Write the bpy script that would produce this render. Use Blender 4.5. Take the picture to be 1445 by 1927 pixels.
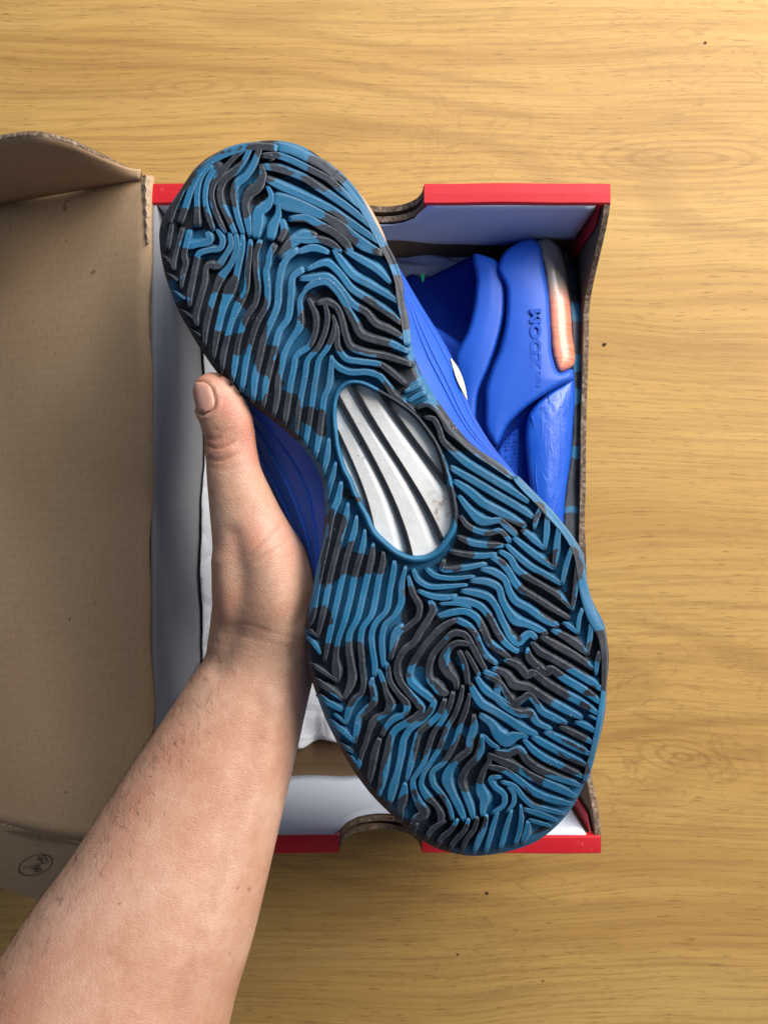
import bpy, bmesh, math, random
import numpy as np
from mathutils import Vector

random.seed(7)
rng = np.random.default_rng(7)
for o in list(bpy.data.objects):
    bpy.data.objects.remove(o)
sc = bpy.context.scene
COL = sc.collection

# ------------------------------------------------------------------ camera
FPX = 1447.0                      # focal length of the phone in photo pixels (1445 wide)
CAMZ = 0.51                       # held half a metre above the floor, looking straight down
cam_d = bpy.data.cameras.new('camera')
cam_d.sensor_fit = 'HORIZONTAL'
cam_d.sensor_width = 36.0
cam_d.lens = 36.0 * FPX / 1445.0
cam_d.clip_start = 0.01
cam_d.clip_end = 50
cam_d.dof.use_dof = True
cam_d.dof.focus_distance = 0.306
cam_d.dof.aperture_fstop = 34.0
cam = bpy.data.objects.new('camera', cam_d)
COL.objects.link(cam)
cam.location = (0, 0, CAMZ)
sc.camera = cam

# ------------------------------------------------------------------ light
world = bpy.data.worlds.new('World')
sc.world = world
world.use_nodes = True
bg = world.node_tree.nodes['Background']
bg.inputs[0].default_value = (0.58, 0.74, 1.0, 1)
bg.inputs[1].default_value = 0.18

def area_light(name, loc, target, sx, sy, power, color):
    l = bpy.data.lights.new(name, 'AREA')
    l.shape = 'RECTANGLE'; l.size = sx; l.size_y = sy
    l.energy = power; l.color = color
    o = bpy.data.objects.new(name, l)
    COL.objects.link(o)
    o.location = loc
    o.rotation_euler = (Vector(target) - Vector(loc)).to_track_quat('-Z', 'Y').to_euler()
    return o
area_light('window_light', (1.02, 0.62, 0.92), (0.0, 0.0, 0.12), 0.85, 0.80, 29.0, (1.0, 0.955, 0.90))
area_light('cool_fill', (0.30, 0.86, 0.70), (0.0, 0.1, 0.08), 0.70, 0.50, 9.4, (0.90, 0.95, 1.0))  # added cool fill for lid and near flap, not a known window
sc.view_settings.view_transform = 'Standard'
sc.view_settings.look = 'None'
sc.view_settings.exposure = 0.08
sc.view_settings.gamma = 1.0
sc.view_settings.use_curve_mapping = False

# ------------------------------------------------------------------ helpers
def W(px, py, d):
    """photo pixel at a distance d below the camera -> world point"""
    return np.array([(px - 722.5) * d / FPX, -(py - 963.5) * d / FPX, CAMZ - d])

def Wn(P, d):
    P = np.asarray(P, float); d = np.broadcast_to(np.asarray(d, float), (len(P),))
    return np.stack([(P[:, 0] - 722.5) * d / FPX, -(P[:, 1] - 963.5) * d / FPX, CAMZ - d], 1)

def topx(V):
    d = CAMZ - V[:, 2]
    return np.stack([V[:, 0] * FPX / d + 722.5, -V[:, 1] * FPX / d + 963.5], 1)

def catmull(P, closed=False, step=4.0, dims=2):
    """resample a control polyline as a smooth curve; spacing measured in the first dims"""
    P = np.asarray(P, float)
    n = len(P)
    if n == 2 and not closed:
        L = np.linalg.norm((P[1] - P[0])[:dims]); k = max(2, int(L / step) + 1)
        t = np.linspace(0, 1, k)[:, None]
        return P[0] * (1 - t) + P[1] * t
    if closed:
        Q = np.vstack([P[-1], P, P[0], P[1]])
    else:
        Q = np.vstack([2 * P[0] - P[1], P, 2 * P[-1] - P[-2]])
    out = []
    m = n if closed else n - 1
    for i in range(m):
        p0, p1, p2, p3 = Q[i], Q[i + 1], Q[i + 2], Q[i + 3]
        t = np.linspace(0, 1, 14, endpoint=False)[:, None]
        l0, l1, l2 = (max(1e-6, np.linalg.norm((v - u)[:dims])) for u, v in ((p0, p1), (p1, p2), (p2, p3)))
        # chord-length tangents: evenly smooth however the control points are spaced
        v0, v1, v2 = (p1 - p0) / l0, (p2 - p1) / l1, (p3 - p2) / l2
        m1 = (v0 * l1 + v1 * l0) / (l0 + l1) * l1 * 0.9; m2 = (v1 * l2 + v2 * l1) / (l1 + l2) * l1 * 0.9
        h = (2*t**3-3*t**2+1)*p1 + (t**3-2*t**2+t)*m1 + (-2*t**3+3*t**2)*p2 + (t**3-t**2)*m2
        out.append(h)
    if not closed:
        out.append(P[-1:])
    C = np.vstack(out)
    if closed:
        C = np.vstack([C, C[:1]])
    s = np.concatenate([[0], np.cumsum(np.linalg.norm(np.diff(C[:, :dims], axis=0), axis=1))])
    k = max(3, int(s[-1] / step) + 1)
    u = np.linspace(0, s[-1], k)
    R = np.stack([np.interp(u, s, C[:, j]) for j in range(C.shape[1])], 1)
    return R[:-1] if closed else R

def resample_n(P, n, closed=True):
    P = np.asarray(P, float)
    Q = np.vstack([P, P[:1]]) if closed else P
    s = np.concatenate([[0], np.cumsum(np.linalg.norm(np.diff(Q[:, :2], axis=0), axis=1))])
    u = np.linspace(0, s[-1], n, endpoint=not closed)
    return np.stack([np.interp(u, s, Q[:, j]) for j in range(Q.shape[1])], 1)

def inside(P, poly):
    x, y = P[:, 0], P[:, 1]
    res = np.zeros(len(P), bool)
    q = np.roll(poly, -1, axis=0)
    for (x1, y1), (x2, y2) in zip(poly[:, :2], q[:, :2]):
        c = (y1 > y) != (y2 > y)
        if y1 != y2:
            res ^= c & (x < (x2 - x1) * (y - y1) / (y2 - y1) + x1)
    return res

def pdist(P, line, closed=False):
    """distance of points to a polyline"""
    best = np.full(len(P), 1e9)
    L = np.vstack([line, line[:1]]) if closed else line
    for a, b in zip(L[:-1, :2], L[1:, :2]):
        ab = b - a; l2 = ab @ ab + 1e-12
        t = np.clip(((P[:, :2] - a) @ ab) / l2, 0, 1)
        best = np.minimum(best, np.linalg.norm(P[:, :2] - a - t[:, None] * ab, axis=1))
    return best

def mesh(name, V, F, mat, parent=None, base=(0, 0, 0), smooth=True, attrs=None, mats=None, midx=None):
    me = bpy.data.meshes.new(name)
    V = np.asarray(V, float) - np.asarray(base, float)
    me.from_pydata(V.tolist(), [], [tuple(int(i) for i in f) for f in F])
    for m in (mats or [mat]):
        me.materials.append(m)
    if midx is not None:
        me.polygons.foreach_set('material_index', np.asarray(midx, np.int32))
    if smooth:
        me.polygons.foreach_set('use_smooth', np.ones(len(me.polygons), bool))
    for k, a in (attrs or {}).items():
        at = me.attributes.new(k, 'FLOAT', 'POINT')
        at.data.foreach_set('value', np.asarray(a, np.float32))
    me.update()
    o = bpy.data.objects.new(name, me)
    COL.objects.link(o)
    if parent is not None:
        o.parent = parent
    else:
        o.location = base
    return o

def fix_normals(o):
    bm = bmesh.new(); bm.from_mesh(o.data)
    bmesh.ops.recalc_face_normals(bm, faces=bm.faces)
    bm.to_mesh(o.data); bm.free()
    return o

def sharp(o, ang=35):
    o.data.set_sharp_from_angle(angle=math.radians(ang))
    return o

def thing(name, label, cat, loc=(0, 0, 0)):
    o = bpy.data.objects.new(name, None)
    o.empty_display_size = 0.02
    COL.objects.link(o); o.location = loc
    o['label'] = label; o['category'] = cat
    return o

def grid_faces(n, m, wrap=False):
    """n rows of m vertices"""
    F = []
    for i in range(n - 1):
        for j in range(m if wrap else m - 1):
            k = (j + 1) % m
            F.append((i*m + j, i*m + k, (i+1)*m + k, (i+1)*m + j))
    return F

def prism(poly, ax, lo, hi):
    """closed solid: 2-D polygon extruded along axis ax ('x','y','z')"""
    poly = np.asarray(poly, float); n = len(poly)
    def put(c):
        c = np.full(n, c)
        if ax == 'y': return np.stack([poly[:, 0], c, poly[:, 1]], 1)
        if ax == 'x': return np.stack([c, poly[:, 0], poly[:, 1]], 1)
        return np.stack([poly[:, 0], poly[:, 1], c], 1)
    V = np.vstack([put(lo), put(hi)])
    F = [tuple(range(n)), tuple(range(2*n - 1, n - 1, -1))]
    F += [(i, n + i, n + (i+1) % n, (i+1) % n) for i in range(n)]
    return V, F

# ------------------------------------------------------------------ materials
class NT:
    def __init__(self, name):
        self.m = bpy.data.materials.new(name); self.m.use_nodes = True
        self.t = self.m.node_tree
        self.b = self.t.nodes['Principled BSDF']
    def n(self, kind, **kw):
        x = self.t.nodes.new(kind)
        for k, v in kw.items():
            if k.startswith('i_'):
                x.inputs[k[2:].replace('_', ' ')].default_value = v
            else:
                setattr(x, k, v)
        return x
    def l(self, a, b):
        self.t.links.new(a, b)
    def coord(self, scale=(1, 1, 1), which='Object', rot=(0, 0, 0)):
        tc = self.n('ShaderNodeTexCoord'); mp = self.n('ShaderNodeMapping')
        mp.inputs['Scale'].default_value = scale; mp.inputs['Rotation'].default_value = rot
        self.l(tc.outputs[which], mp.inputs['Vector'])
        return mp.outputs['Vector']
    def noise(self, vec, scale, detail=3, rough=0.5, dist=0.0):
        x = self.n('ShaderNodeTexNoise')
        x.inputs['Scale'].default_value = scale; x.inputs['Detail'].default_value = detail
        x.inputs['Roughness'].default_value = rough; x.inputs['Distortion'].default_value = dist
        self.l(vec, x.inputs['Vector'])
        return x.outputs['Fac']
    def ramp(self, fac, stops, interp='LINEAR'):
        x = self.n('ShaderNodeValToRGB'); x.color_ramp.interpolation = interp
        e = x.color_ramp.elements
        while len(e) < len(stops): e.new(0.5)
        for el, (p, c) in zip(e, stops):
            el.position = p; el.color = (c if isinstance(c, tuple) else (c, c, c)) + (1,)
        self.l(fac, x.inputs['Fac'])
        return x.outputs['Color']
    def mix(self, fac, a, b, mode='MIX'):
        x = self.n('ShaderNodeMix', data_type='RGBA', blend_type=mode)
        for s, v in ((0, fac), (6, a), (7, b)):
            if hasattr(v, 'is_linked') or hasattr(v, 'links'):
                self.l(v, x.inputs[s])
            else:
                x.inputs[s].default_value = v if s == 0 else (tuple(v) + (1,) if len(v) == 3 else v)
        return x.outputs[2]
    def math(self, op, a, b=None, clamp=False):
        x = self.n('ShaderNodeMath', operation=op); x.use_clamp = clamp
        for i, v in enumerate((a, b)):
            if v is None: continue
            if hasattr(v, 'links'): self.l(v, x.inputs[i])
            else: x.inputs[i].default_value = v
        return x.outputs[0]
    def bump(self, h, strength, dist, normal=None):
        x = self.n('ShaderNodeBump')
        x.inputs['Strength'].default_value = strength; x.inputs['Distance'].default_value = dist
        self.l(h, x.inputs['Height'])
        if normal is not None: self.l(normal, x.inputs['Normal'])
        return x.outputs['Normal']
    def done(self, color=None, rough=None, normal=None, **kw):
        b = self.b
        for sock, v in (('Base Color', color), ('Roughness', rough), ('Normal', normal)):
            if v is None: continue
            if hasattr(v, 'links'): self.l(v, b.inputs[sock])
            else: b.inputs[sock].default_value = (tuple(v) + (1,)) if sock == 'Base Color' else v
        for k, v in kw.items():
            b.inputs[k.replace('_', ' ')].default_value = v
        return self.m

def mat_floor():
    t = NT('oak_laminate')
    v = t.coord((1, 1, 1))
    # slow warp so that the grain wanders and makes cathedral figures
    w = t.n('ShaderNodeTexNoise'); w.inputs['Scale'].default_value = 2.6; w.inputs['Detail'].default_value = 2
    t.l(t.coord((1.0, 1.7, 1)), w.inputs['Vector'])
    off = t.n('ShaderNodeVectorMath', operation='MULTIPLY_ADD')
    t.l(w.outputs['Color'], off.inputs[0]); off.inputs[1].default_value = (0.22, 0.062, 0); t.l(v, off.inputs[2])
    def st(sx, sy):
        m = t.n('ShaderNodeMapping'); m.inputs['Scale'].default_value = (sx, sy, 1); t.l(off.outputs[0], m.inputs['Vector'])
        return m.outputs['Vector']
    broad = t.noise(st(1.3, 13), 1.0, 3, 0.55)
    mid = t.noise(st(2.6, 140), 1.0, 4, 0.6, 0.1)
    fine = t.noise(st(8, 420), 1.0, 3, 0.6)
    pore = t.noise(st(55, 1050), 1.0, 2, 0.7)
    # growth rings: contour lines of one slow field give the long cathedral figures
    f1 = t.noise(st(1.1, 6.0), 1.0, 1.0, 0.40)
    ringl = t.math('SINE', t.math('MULTIPLY', f1, 120.0))
    gate = t.noise(st(1.2, 4.0), 1.3, 2, 0.5)
    rl = t.math('MULTIPLY', t.ramp(t.math('MULTIPLY_ADD' if False else 'MULTIPLY', t.math('ADD', ringl, 1.0), 0.5), [(0.62, 0.0), (0.97, 1.0)]), t.ramp(gate, [(0.40, 0.0), (0.62, 1.0)]))
    figure = t.noise(st(5.0, 30), 1.0, 2, 0.5, 1.6)
    base = t.ramp(broad, [(0.28, (0.425, 0.230, 0.060)), (0.50, (0.510, 0.298, 0.086)), (0.74, (0.570, 0.352, 0.112))])
    c = t.mix(t.math('MULTIPLY', t.ramp(mid, [(0.38, 1.0), (0.56, 0.0)]), 0.20), base, (0.30, 0.155, 0.045))
    c = t.mix(t.math('MULTIPLY', t.ramp(fine, [(0.40, 1.0), (0.52, 0.0)]), 0.34), c, (0.27, 0.140, 0.045))
    c = t.mix(t.math('MULTIPLY', t.ramp(pore, [(0.33, 1.0), (0.40, 0.0)]), 0.62), c, (0.17, 0.08, 0.025))
    c = t.mix(t.math('MULTIPLY', t.ramp(figure, [(0.30, 1.0), (0.40, 0.0)]), 0.16), c, (0.30, 0.15, 0.05))
    c = t.mix(t.math('MULTIPLY', rl, 0.42), c, (0.27, 0.135, 0.04))
    # two knots with growth rings curling round them
    sx = t.n('ShaderNodeSeparateXYZ'); t.l(off.outputs[0], sx.inputs[0])
    for kx, ky, sy_, fr, rad, amt in ((0.315, -0.135, 2.3, 620.0, 0.060, 0.50), (0.330, 0.262, 4.6, 330.0, 0.150, 0.36), (-0.02, 0.31, 3.4, 420.0, 0.075, 0.30)):
        dx = t.math('SUBTRACT', sx.outputs['X'], kx); dy = t.math('MULTIPLY', t.math('SUBTRACT', sx.outputs['Y'], ky), sy_)
        rr = t.math('SQRT', t.math('ADD', t.math('MULTIPLY', dx, dx), t.math('MULTIPLY', dy, dy)))
        rr = t.math('ADD', rr, t.math('MULTIPLY', t.noise(v, 28, 2, 0.5), 0.012))
        rg_ = t.math('SINE', t.math('MULTIPLY', rr, fr))
        msk = t.ramp(t.math('MULTIPLY', rr, 1.0 / rad), [(0.15, 1.0), (1.0, 0.0)], 'EASE')
        lm = t.math('MULTIPLY', t.ramp(rg_, [(0.1, 0.0), (0.9, 1.0)]), msk)
        c = t.mix(t.math('MULTIPLY', lm, amt), c, (0.26, 0.125, 0.035))
    # short flame marks of the medullary rays
    ray = t.noise(t.coord((13, 27, 1), rot=(0, 0, 0.30)), 1.0, 2, 0.5, 2.4)
    rg = t.noise(t.coord((2.1, 3.4, 1)), 1.0, 1, 0.5)
    rm = t.math('MULTIPLY', t.ramp(ray, [(0.475, 0.0), (0.50, 1.0), (0.525, 0.0)]), t.ramp(rg, [(0.50, 0.0), (0.60, 1.0)]))
    c = t.mix(t.math('MULTIPLY', rm, 0.42), c, (0.25, 0.125, 0.045))
    n = t.bump(fine, 0.10, 0.0006)
    r = t.ramp(mid, [(0.3, 0.58), (0.7, 0.50)])
    return t.done(c, r, n, **{'Specular_IOR_Level': 0.25})

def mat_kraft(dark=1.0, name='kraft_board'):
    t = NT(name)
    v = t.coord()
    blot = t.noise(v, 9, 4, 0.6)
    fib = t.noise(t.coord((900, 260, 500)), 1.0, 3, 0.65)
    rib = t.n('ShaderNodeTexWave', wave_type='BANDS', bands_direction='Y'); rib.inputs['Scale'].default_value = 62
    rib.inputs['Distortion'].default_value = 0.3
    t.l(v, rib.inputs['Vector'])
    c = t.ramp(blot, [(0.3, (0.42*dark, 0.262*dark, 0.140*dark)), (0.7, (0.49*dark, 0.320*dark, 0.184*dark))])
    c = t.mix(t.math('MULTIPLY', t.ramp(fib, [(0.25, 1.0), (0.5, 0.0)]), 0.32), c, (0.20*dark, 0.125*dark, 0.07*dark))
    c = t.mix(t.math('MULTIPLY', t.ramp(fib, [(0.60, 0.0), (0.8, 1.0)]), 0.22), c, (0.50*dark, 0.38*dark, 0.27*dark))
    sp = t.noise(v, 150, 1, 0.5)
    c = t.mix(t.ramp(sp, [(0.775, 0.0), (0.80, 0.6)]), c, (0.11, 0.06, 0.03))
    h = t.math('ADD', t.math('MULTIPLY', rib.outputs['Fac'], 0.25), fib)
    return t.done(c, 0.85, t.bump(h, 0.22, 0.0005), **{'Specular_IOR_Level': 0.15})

def mat_flute():
    t = NT('corrugated_edge')
    f = t.noise(t.coord((420, 420, 700)), 1.0, 3, 0.7)
    c = t.ramp(f, [(0.34, (0.075, 0.05, 0.033)), (0.52, (0.17, 0.118, 0.08)), (0.68, (0.34, 0.26, 0.19))])
    return t.done(c, 0.9, t.bump(f, 0.5, 0.0008), **{'Specular_IOR_Level': 0.1})

def mat_plain(name, col, rough=0.5, bump=0.0, scale=400, spec=0.4, var=0.08, **kw):
    t = NT(name)
    v = t.coord()
    a = t.noise(v, 26, 4, 0.6); f = t.noise(v, scale, 3, 0.6)
    c = t.mix(a, tuple(x * (1 - var) for x in col), tuple(min(1, x * (1 + var)) for x in col))
    nrm = t.bump(f, bump, 0.0006) if bump else None
    rr = t.ramp(a, [(0.25, max(0.05, rough - 0.07)), (0.75, min(1, rough + 0.07))])
    return t.done(c, rr, nrm, Specular_IOR_Level=spec, **kw)

BLUE = (0.012, 0.130, 0.256)
DARK = (0.013, 0.016, 0.024)
def mat_camo():
    t = NT('camo_rubber')
    v = t.coord()
    a = t.n('ShaderNodeAttribute', attribute_name='camo')
    e = t.n('ShaderNodeAttribute', attribute_name='edge')
    n1 = t.noise(v, 120, 2, 0.5); n2 = t.noise(v, 420, 3, 0.6)
    s = t.math('ADD', a.outputs['Fac'], t.math('MULTIPLY', t.math('SUBTRACT', n1, 0.5), 26.0))
    s = t.math('ADD', s, t.math('MULTIPLY', t.math('SUBTRACT', n2, 0.5), 7.0))
    m = t.math('MULTIPLY_ADD' if False else 'MULTIPLY', s, 0.9)
    m = t.math('ADD', m, 0.5, True)
    big = t.noise(v, 34, 3, 0.6)
    blue = t.ramp(big, [(0.3, (0.007, 0.092, 0.180)), (0.55, BLUE), (0.75, (0.025, 0.175, 0.325))])
    dark = t.ramp(big, [(0.3, (0.015, 0.018, 0.027)), (0.6, DARK), (0.75, (0.028, 0.033, 0.045))])
    c = t.mix(m, blue, dark)
    # worn, dusty bloom of used rubber and pale scuffed edges, with a highlight painted on the light-facing ones
    d1 = t.noise(v, 95, 5, 0.7)
    c = t.mix(t.math('MULTIPLY', t.ramp(d1, [(0.45, 0.0), (0.75, 1.0)]), 0.12), c, (0.24, 0.28, 0.33))
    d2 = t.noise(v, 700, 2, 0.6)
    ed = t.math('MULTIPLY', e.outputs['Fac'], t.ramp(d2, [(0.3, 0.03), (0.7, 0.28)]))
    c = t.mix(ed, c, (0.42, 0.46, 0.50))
    spk = t.n('ShaderNodeTexVoronoi'); spk.inputs['Scale'].default_value = 420; t.l(v, spk.inputs['Vector'])
    gate = t.noise(v, 75, 2, 0.5)
    sm = t.math('MULTIPLY', t.ramp(spk.outputs['Distance'], [(0.05, 1.0), (0.13, 0.0)]), t.ramp(gate, [(0.56, 0.0), (0.66, 0.8)]))
    c = t.mix(sm, c, (0.60, 0.62, 0.64))
    dirt = t.noise(v, 52, 3, 0.6)
    dm = t.math('MULTIPLY', t.ramp(dirt, [(0.66, 0.0), (0.75, 0.7)]), t.ramp(d2, [(0.45, 0.0), (0.6, 1.0)]))
    c = t.mix(dm, c, (0.11, 0.085, 0.06))
    n = t.bump(t.noise(v, 1500, 3, 0.6), 0.22, 0.0003)
    n = t.bump(d1, 0.18, 0.0012, n)
    r = t.ramp(d1, [(0.3, 0.44), (0.7, 0.62)])
    return t.done(c, r, n, Specular_IOR_Level=0.45)

def mat_shank():
    t = NT('white_shank_plastic')
    v = t.coord()
    a = t.noise(v, 60, 5, 0.65); b = t.noise(v, 260, 3, 0.6); g = t.noise(v, 38, 2, 0.5)
    c = t.ramp(a, [(0.3, (0.70, 0.685, 0.665)), (0.6, (0.85, 0.835, 0.80)), (0.8, (0.76, 0.735, 0.71))])
    m = t.math('MULTIPLY', t.ramp(b, [(0.64, 0.0), (0.68, 1.0)]), t.ramp(g, [(0.58, 0.0), (0.66, 1.0)]))
    c = t.mix(m, c, (0.03, 0.025, 0.02))
    m2 = t.math('MULTIPLY', t.ramp(b, [(0.50, 0.0), (0.62, 1.0)]), t.ramp(t.noise(v, 47, 2, 0.5), [(0.62, 0.0), (0.70, 0.8)]))
    c = t.mix(m2, c, (0.33, 0.17, 0.07))
    return t.done(c, 0.60, t.bump(b, 0.25, 0.0005), Specular_IOR_Level=0.3)

def mat_skin():
    t = NT('skin')
    v = t.coord()
    a = t.noise(v, 24, 4, 0.6); b = t.noise(v, 170, 4, 0.65); p = t.noise(v, 1100, 2, 0.6)
    c = t.ramp(a, [(0.30, (0.470, 0.222, 0.132)), (0.5, (0.575, 0.318, 0.205)), (0.70, (0.660, 0.415, 0.292))])
    c = t.mix(t.math('MULTIPLY', t.ramp(b, [(0.40, 1.0), (0.62, 0.0)]), 0.20), c, (0.43, 0.18, 0.105))
    mot = t.noise(t.coord((1.0, 0.5, 1.0), rot=(0, 0, 0.43)), 420, 4, 0.7)
    c = t.mix(t.math('MULTIPLY', t.ramp(mot, [(0.52, 0.0), (0.70, 1.0)]), 0.16), c, (0.76, 0.54, 0.42))
    c = t.mix(t.math('MULTIPLY', t.ramp(mot, [(0.30, 1.0), (0.46, 0.0)]), 0.14), c, (0.38, 0.15, 0.085))
    at = t.n('ShaderNodeAttribute', attribute_name='flush')
    c = t.mix(at.outputs['Fac'], c, (0.56, 0.20, 0.135))
    lc = t.n('ShaderNodeAttribute', attribute_name='line')
    c = t.mix(t.math('MULTIPLY', lc.outputs['Fac'], 0.60), c, (0.22, 0.07, 0.035))
    vo = t.n('ShaderNodeTexVoronoi', feature='DISTANCE_TO_EDGE'); vo.inputs['Scale'].default_value = 620
    t.l(t.coord((1, 1.7, 1), rot=(0, 0, 0.5)), vo.inputs['Vector'])
    n = t.bump(t.ramp(vo.outputs['Distance'], [(0.0, 0.0), (0.16, 1.0)]), 0.20, 0.0005)
    n = t.bump(b, 0.16, 0.0014, n)
    n = t.bump(mot, 0.10, 0.0005, n)
    r = t.ramp(p, [(0.3, 0.38), (0.7, 0.52)])
    return t.done(c, r, n, Specular_IOR_Level=0.46, Subsurface_Weight=0.14, Subsurface_Scale=0.004,
                  Subsurface_Radius=(1.0, 0.36, 0.18))

def mat_tissue():
    t = NT('tissue_paper')
    v = t.coord()
    vo = t.n('ShaderNodeTexVoronoi', feature='DISTANCE_TO_EDGE'); vo.inputs['Scale'].default_value = 48; t.l(v, vo.inputs['Vector'])
    vf = t.n('ShaderNodeTexVoronoi'); vf.inputs['Scale'].default_value = 90; t.l(v, vf.inputs['Vector'])
    n = t.bump(t.ramp(vo.outputs['Distance'], [(0.0, 0.0), (0.18, 1.0)]), 0.35, 0.003)
    n = t.bump(vf.outputs['Distance'], 0.30, 0.003, n)
    return t.done((0.74, 0.75, 0.77), 0.8, n, Specular_IOR_Level=0.15)

def mat_red():
    t = NT('red_print')
    v = t.coord()
    a = t.noise(v, 30, 4, 0.6); b = t.noise(v, 260, 4, 0.7); g = t.noise(v, 22, 2, 0.5)
    c = t.mix(a, (0.52, 0.010, 0.018), (0.64, 0.018, 0.026))
    m = t.math('MULTIPLY', t.ramp(b, [(0.60, 0.0), (0.68, 0.7)]), t.ramp(g, [(0.52, 0.0), (0.66, 1.0)]))
    c = t.mix(m, c, (0.66, 0.40, 0.36))
    return t.done(c, t.ramp(a, [(0.3, 0.40), (0.7, 0.58)]), t.bump(b, 0.12, 0.0005), Specular_IOR_Level=0.35)

M = dict(
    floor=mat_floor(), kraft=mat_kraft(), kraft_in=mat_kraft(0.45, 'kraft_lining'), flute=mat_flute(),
    red=mat_red(),
    white=mat_plain('white_lining', (0.66, 0.69, 0.74), 0.72, 0.12, 500, 0.2, 0.05),
    lining=mat_plain('grey_lining', (0.27, 0.265, 0.27), 0.80, 0.2, 300, 0.15, 0.08),
    tissue=mat_tissue(),
    ink=mat_plain('stamp_ink', (0.13, 0.092, 0.062), 0.9, 0, 300, 0.1),
    camo=mat_camo(), shank=mat_shank(), skin=mat_skin(),
    bar=mat_plain('black_shank_rib', (0.012, 0.013, 0.016), 0.30, 0.14, 500, 0.5, 0.3),
    upper=mat_plain('royal_blue_foam', (0.008, 0.086, 0.500), 0.48, 0.12, 160, 0.40, 0.16),
    upper2=mat_plain('royal_blue_knit', (0.006, 0.062, 0.460), 0.66, 0.35, 900, 0.25, 0.10),
    navy=mat_plain('deep_blue_lining', (0.003, 0.030, 0.270), 0.7, 0.3, 900, 0.2, 0.10),
    tan=mat_plain('tan_air_cushion', (0.56, 0.345, 0.24), 0.34, 0.0, 300, 0.45, 0.08),
    cream=mat_plain('cream_patch', (0.55, 0.54, 0.43), 0.6, 0, 300, 0.3),
    green=mat_plain('green_tab', (0.01, 0.32, 0.16), 0.6, 0, 300, 0.3),
    nail=mat_plain('finger_nail', (0.55, 0.272, 0.200), 0.33, 0.0, 300, 0.5, 0.06, Subsurface_Weight=0.15, Subsurface_Scale=0.003),
    hair=mat_plain('arm_hair', (0.035, 0.02, 0.012), 0.6, 0, 300, 0.3),
    gold=mat_plain('piping', (0.16, 0.10, 0.04), 0.6, 0, 300, 0.3),
    pale=mat_plain('torn_kraft', (0.44, 0.315, 0.21), 0.9, 0.6, 700, 0.1, 0.25),
    speck=mat_plain('dark_speck', (0.06, 0.033, 0.016), 0.8, 0, 300, 0.2),
)
# ------------------------------------------------------------------ the floor
S = 1.6
floor = mesh('floor', [(-S, -S, 0), (S, -S, 0), (S, S, 0), (-S, S, 0)], [(0, 1, 2, 3)], M['floor'], smooth=False)
floor['kind'] = 'structure'
def speck(px, py, r, n=9):
    c = W(px, py, CAMZ - 0.0004)
    V = [c + np.array([math.cos(a) * r * random.uniform(.7, 1.3), math.sin(a) * r * random.uniform(.7, 1.3), 0]) for a in np.linspace(0, 2*math.pi, n, endpoint=False)]
    V.append(c + np.array([0, 0, 0.0004]))
    mesh('dent', V, [(i, (i+1) % n, n) for i in range(n)], M['speck'], parent=floor)
for p in ((1327, 79, .0010), (1137, 648, .0015), (916, 1682, .0011), (862, 1797, .0007), (1022, 1847, .0006)):
    speck(*p)

# ------------------------------------------------------------------ shoe box
ZR = 0.12
boxr = thing('shoe_box', 'open cardboard shoe box with red edges and its lid folded out to the left', 'shoe box', (0, 0, 0))
YF, YN, XL, XRF, XRN = 0.1660, -0.1725, -0.1187, 0.1152, 0.1104
def xr(y):
    return XRN + (XRF - XRN) * (y - YN) / (YF - YN)
# base board
base = mesh('base', *prism([(XL, YN), (XRN, YN), (XRF, YF), (XL, YF)], 'z', 0.0008, 0.004), M['kraft_in'], parent=boxr, smooth=False)

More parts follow.
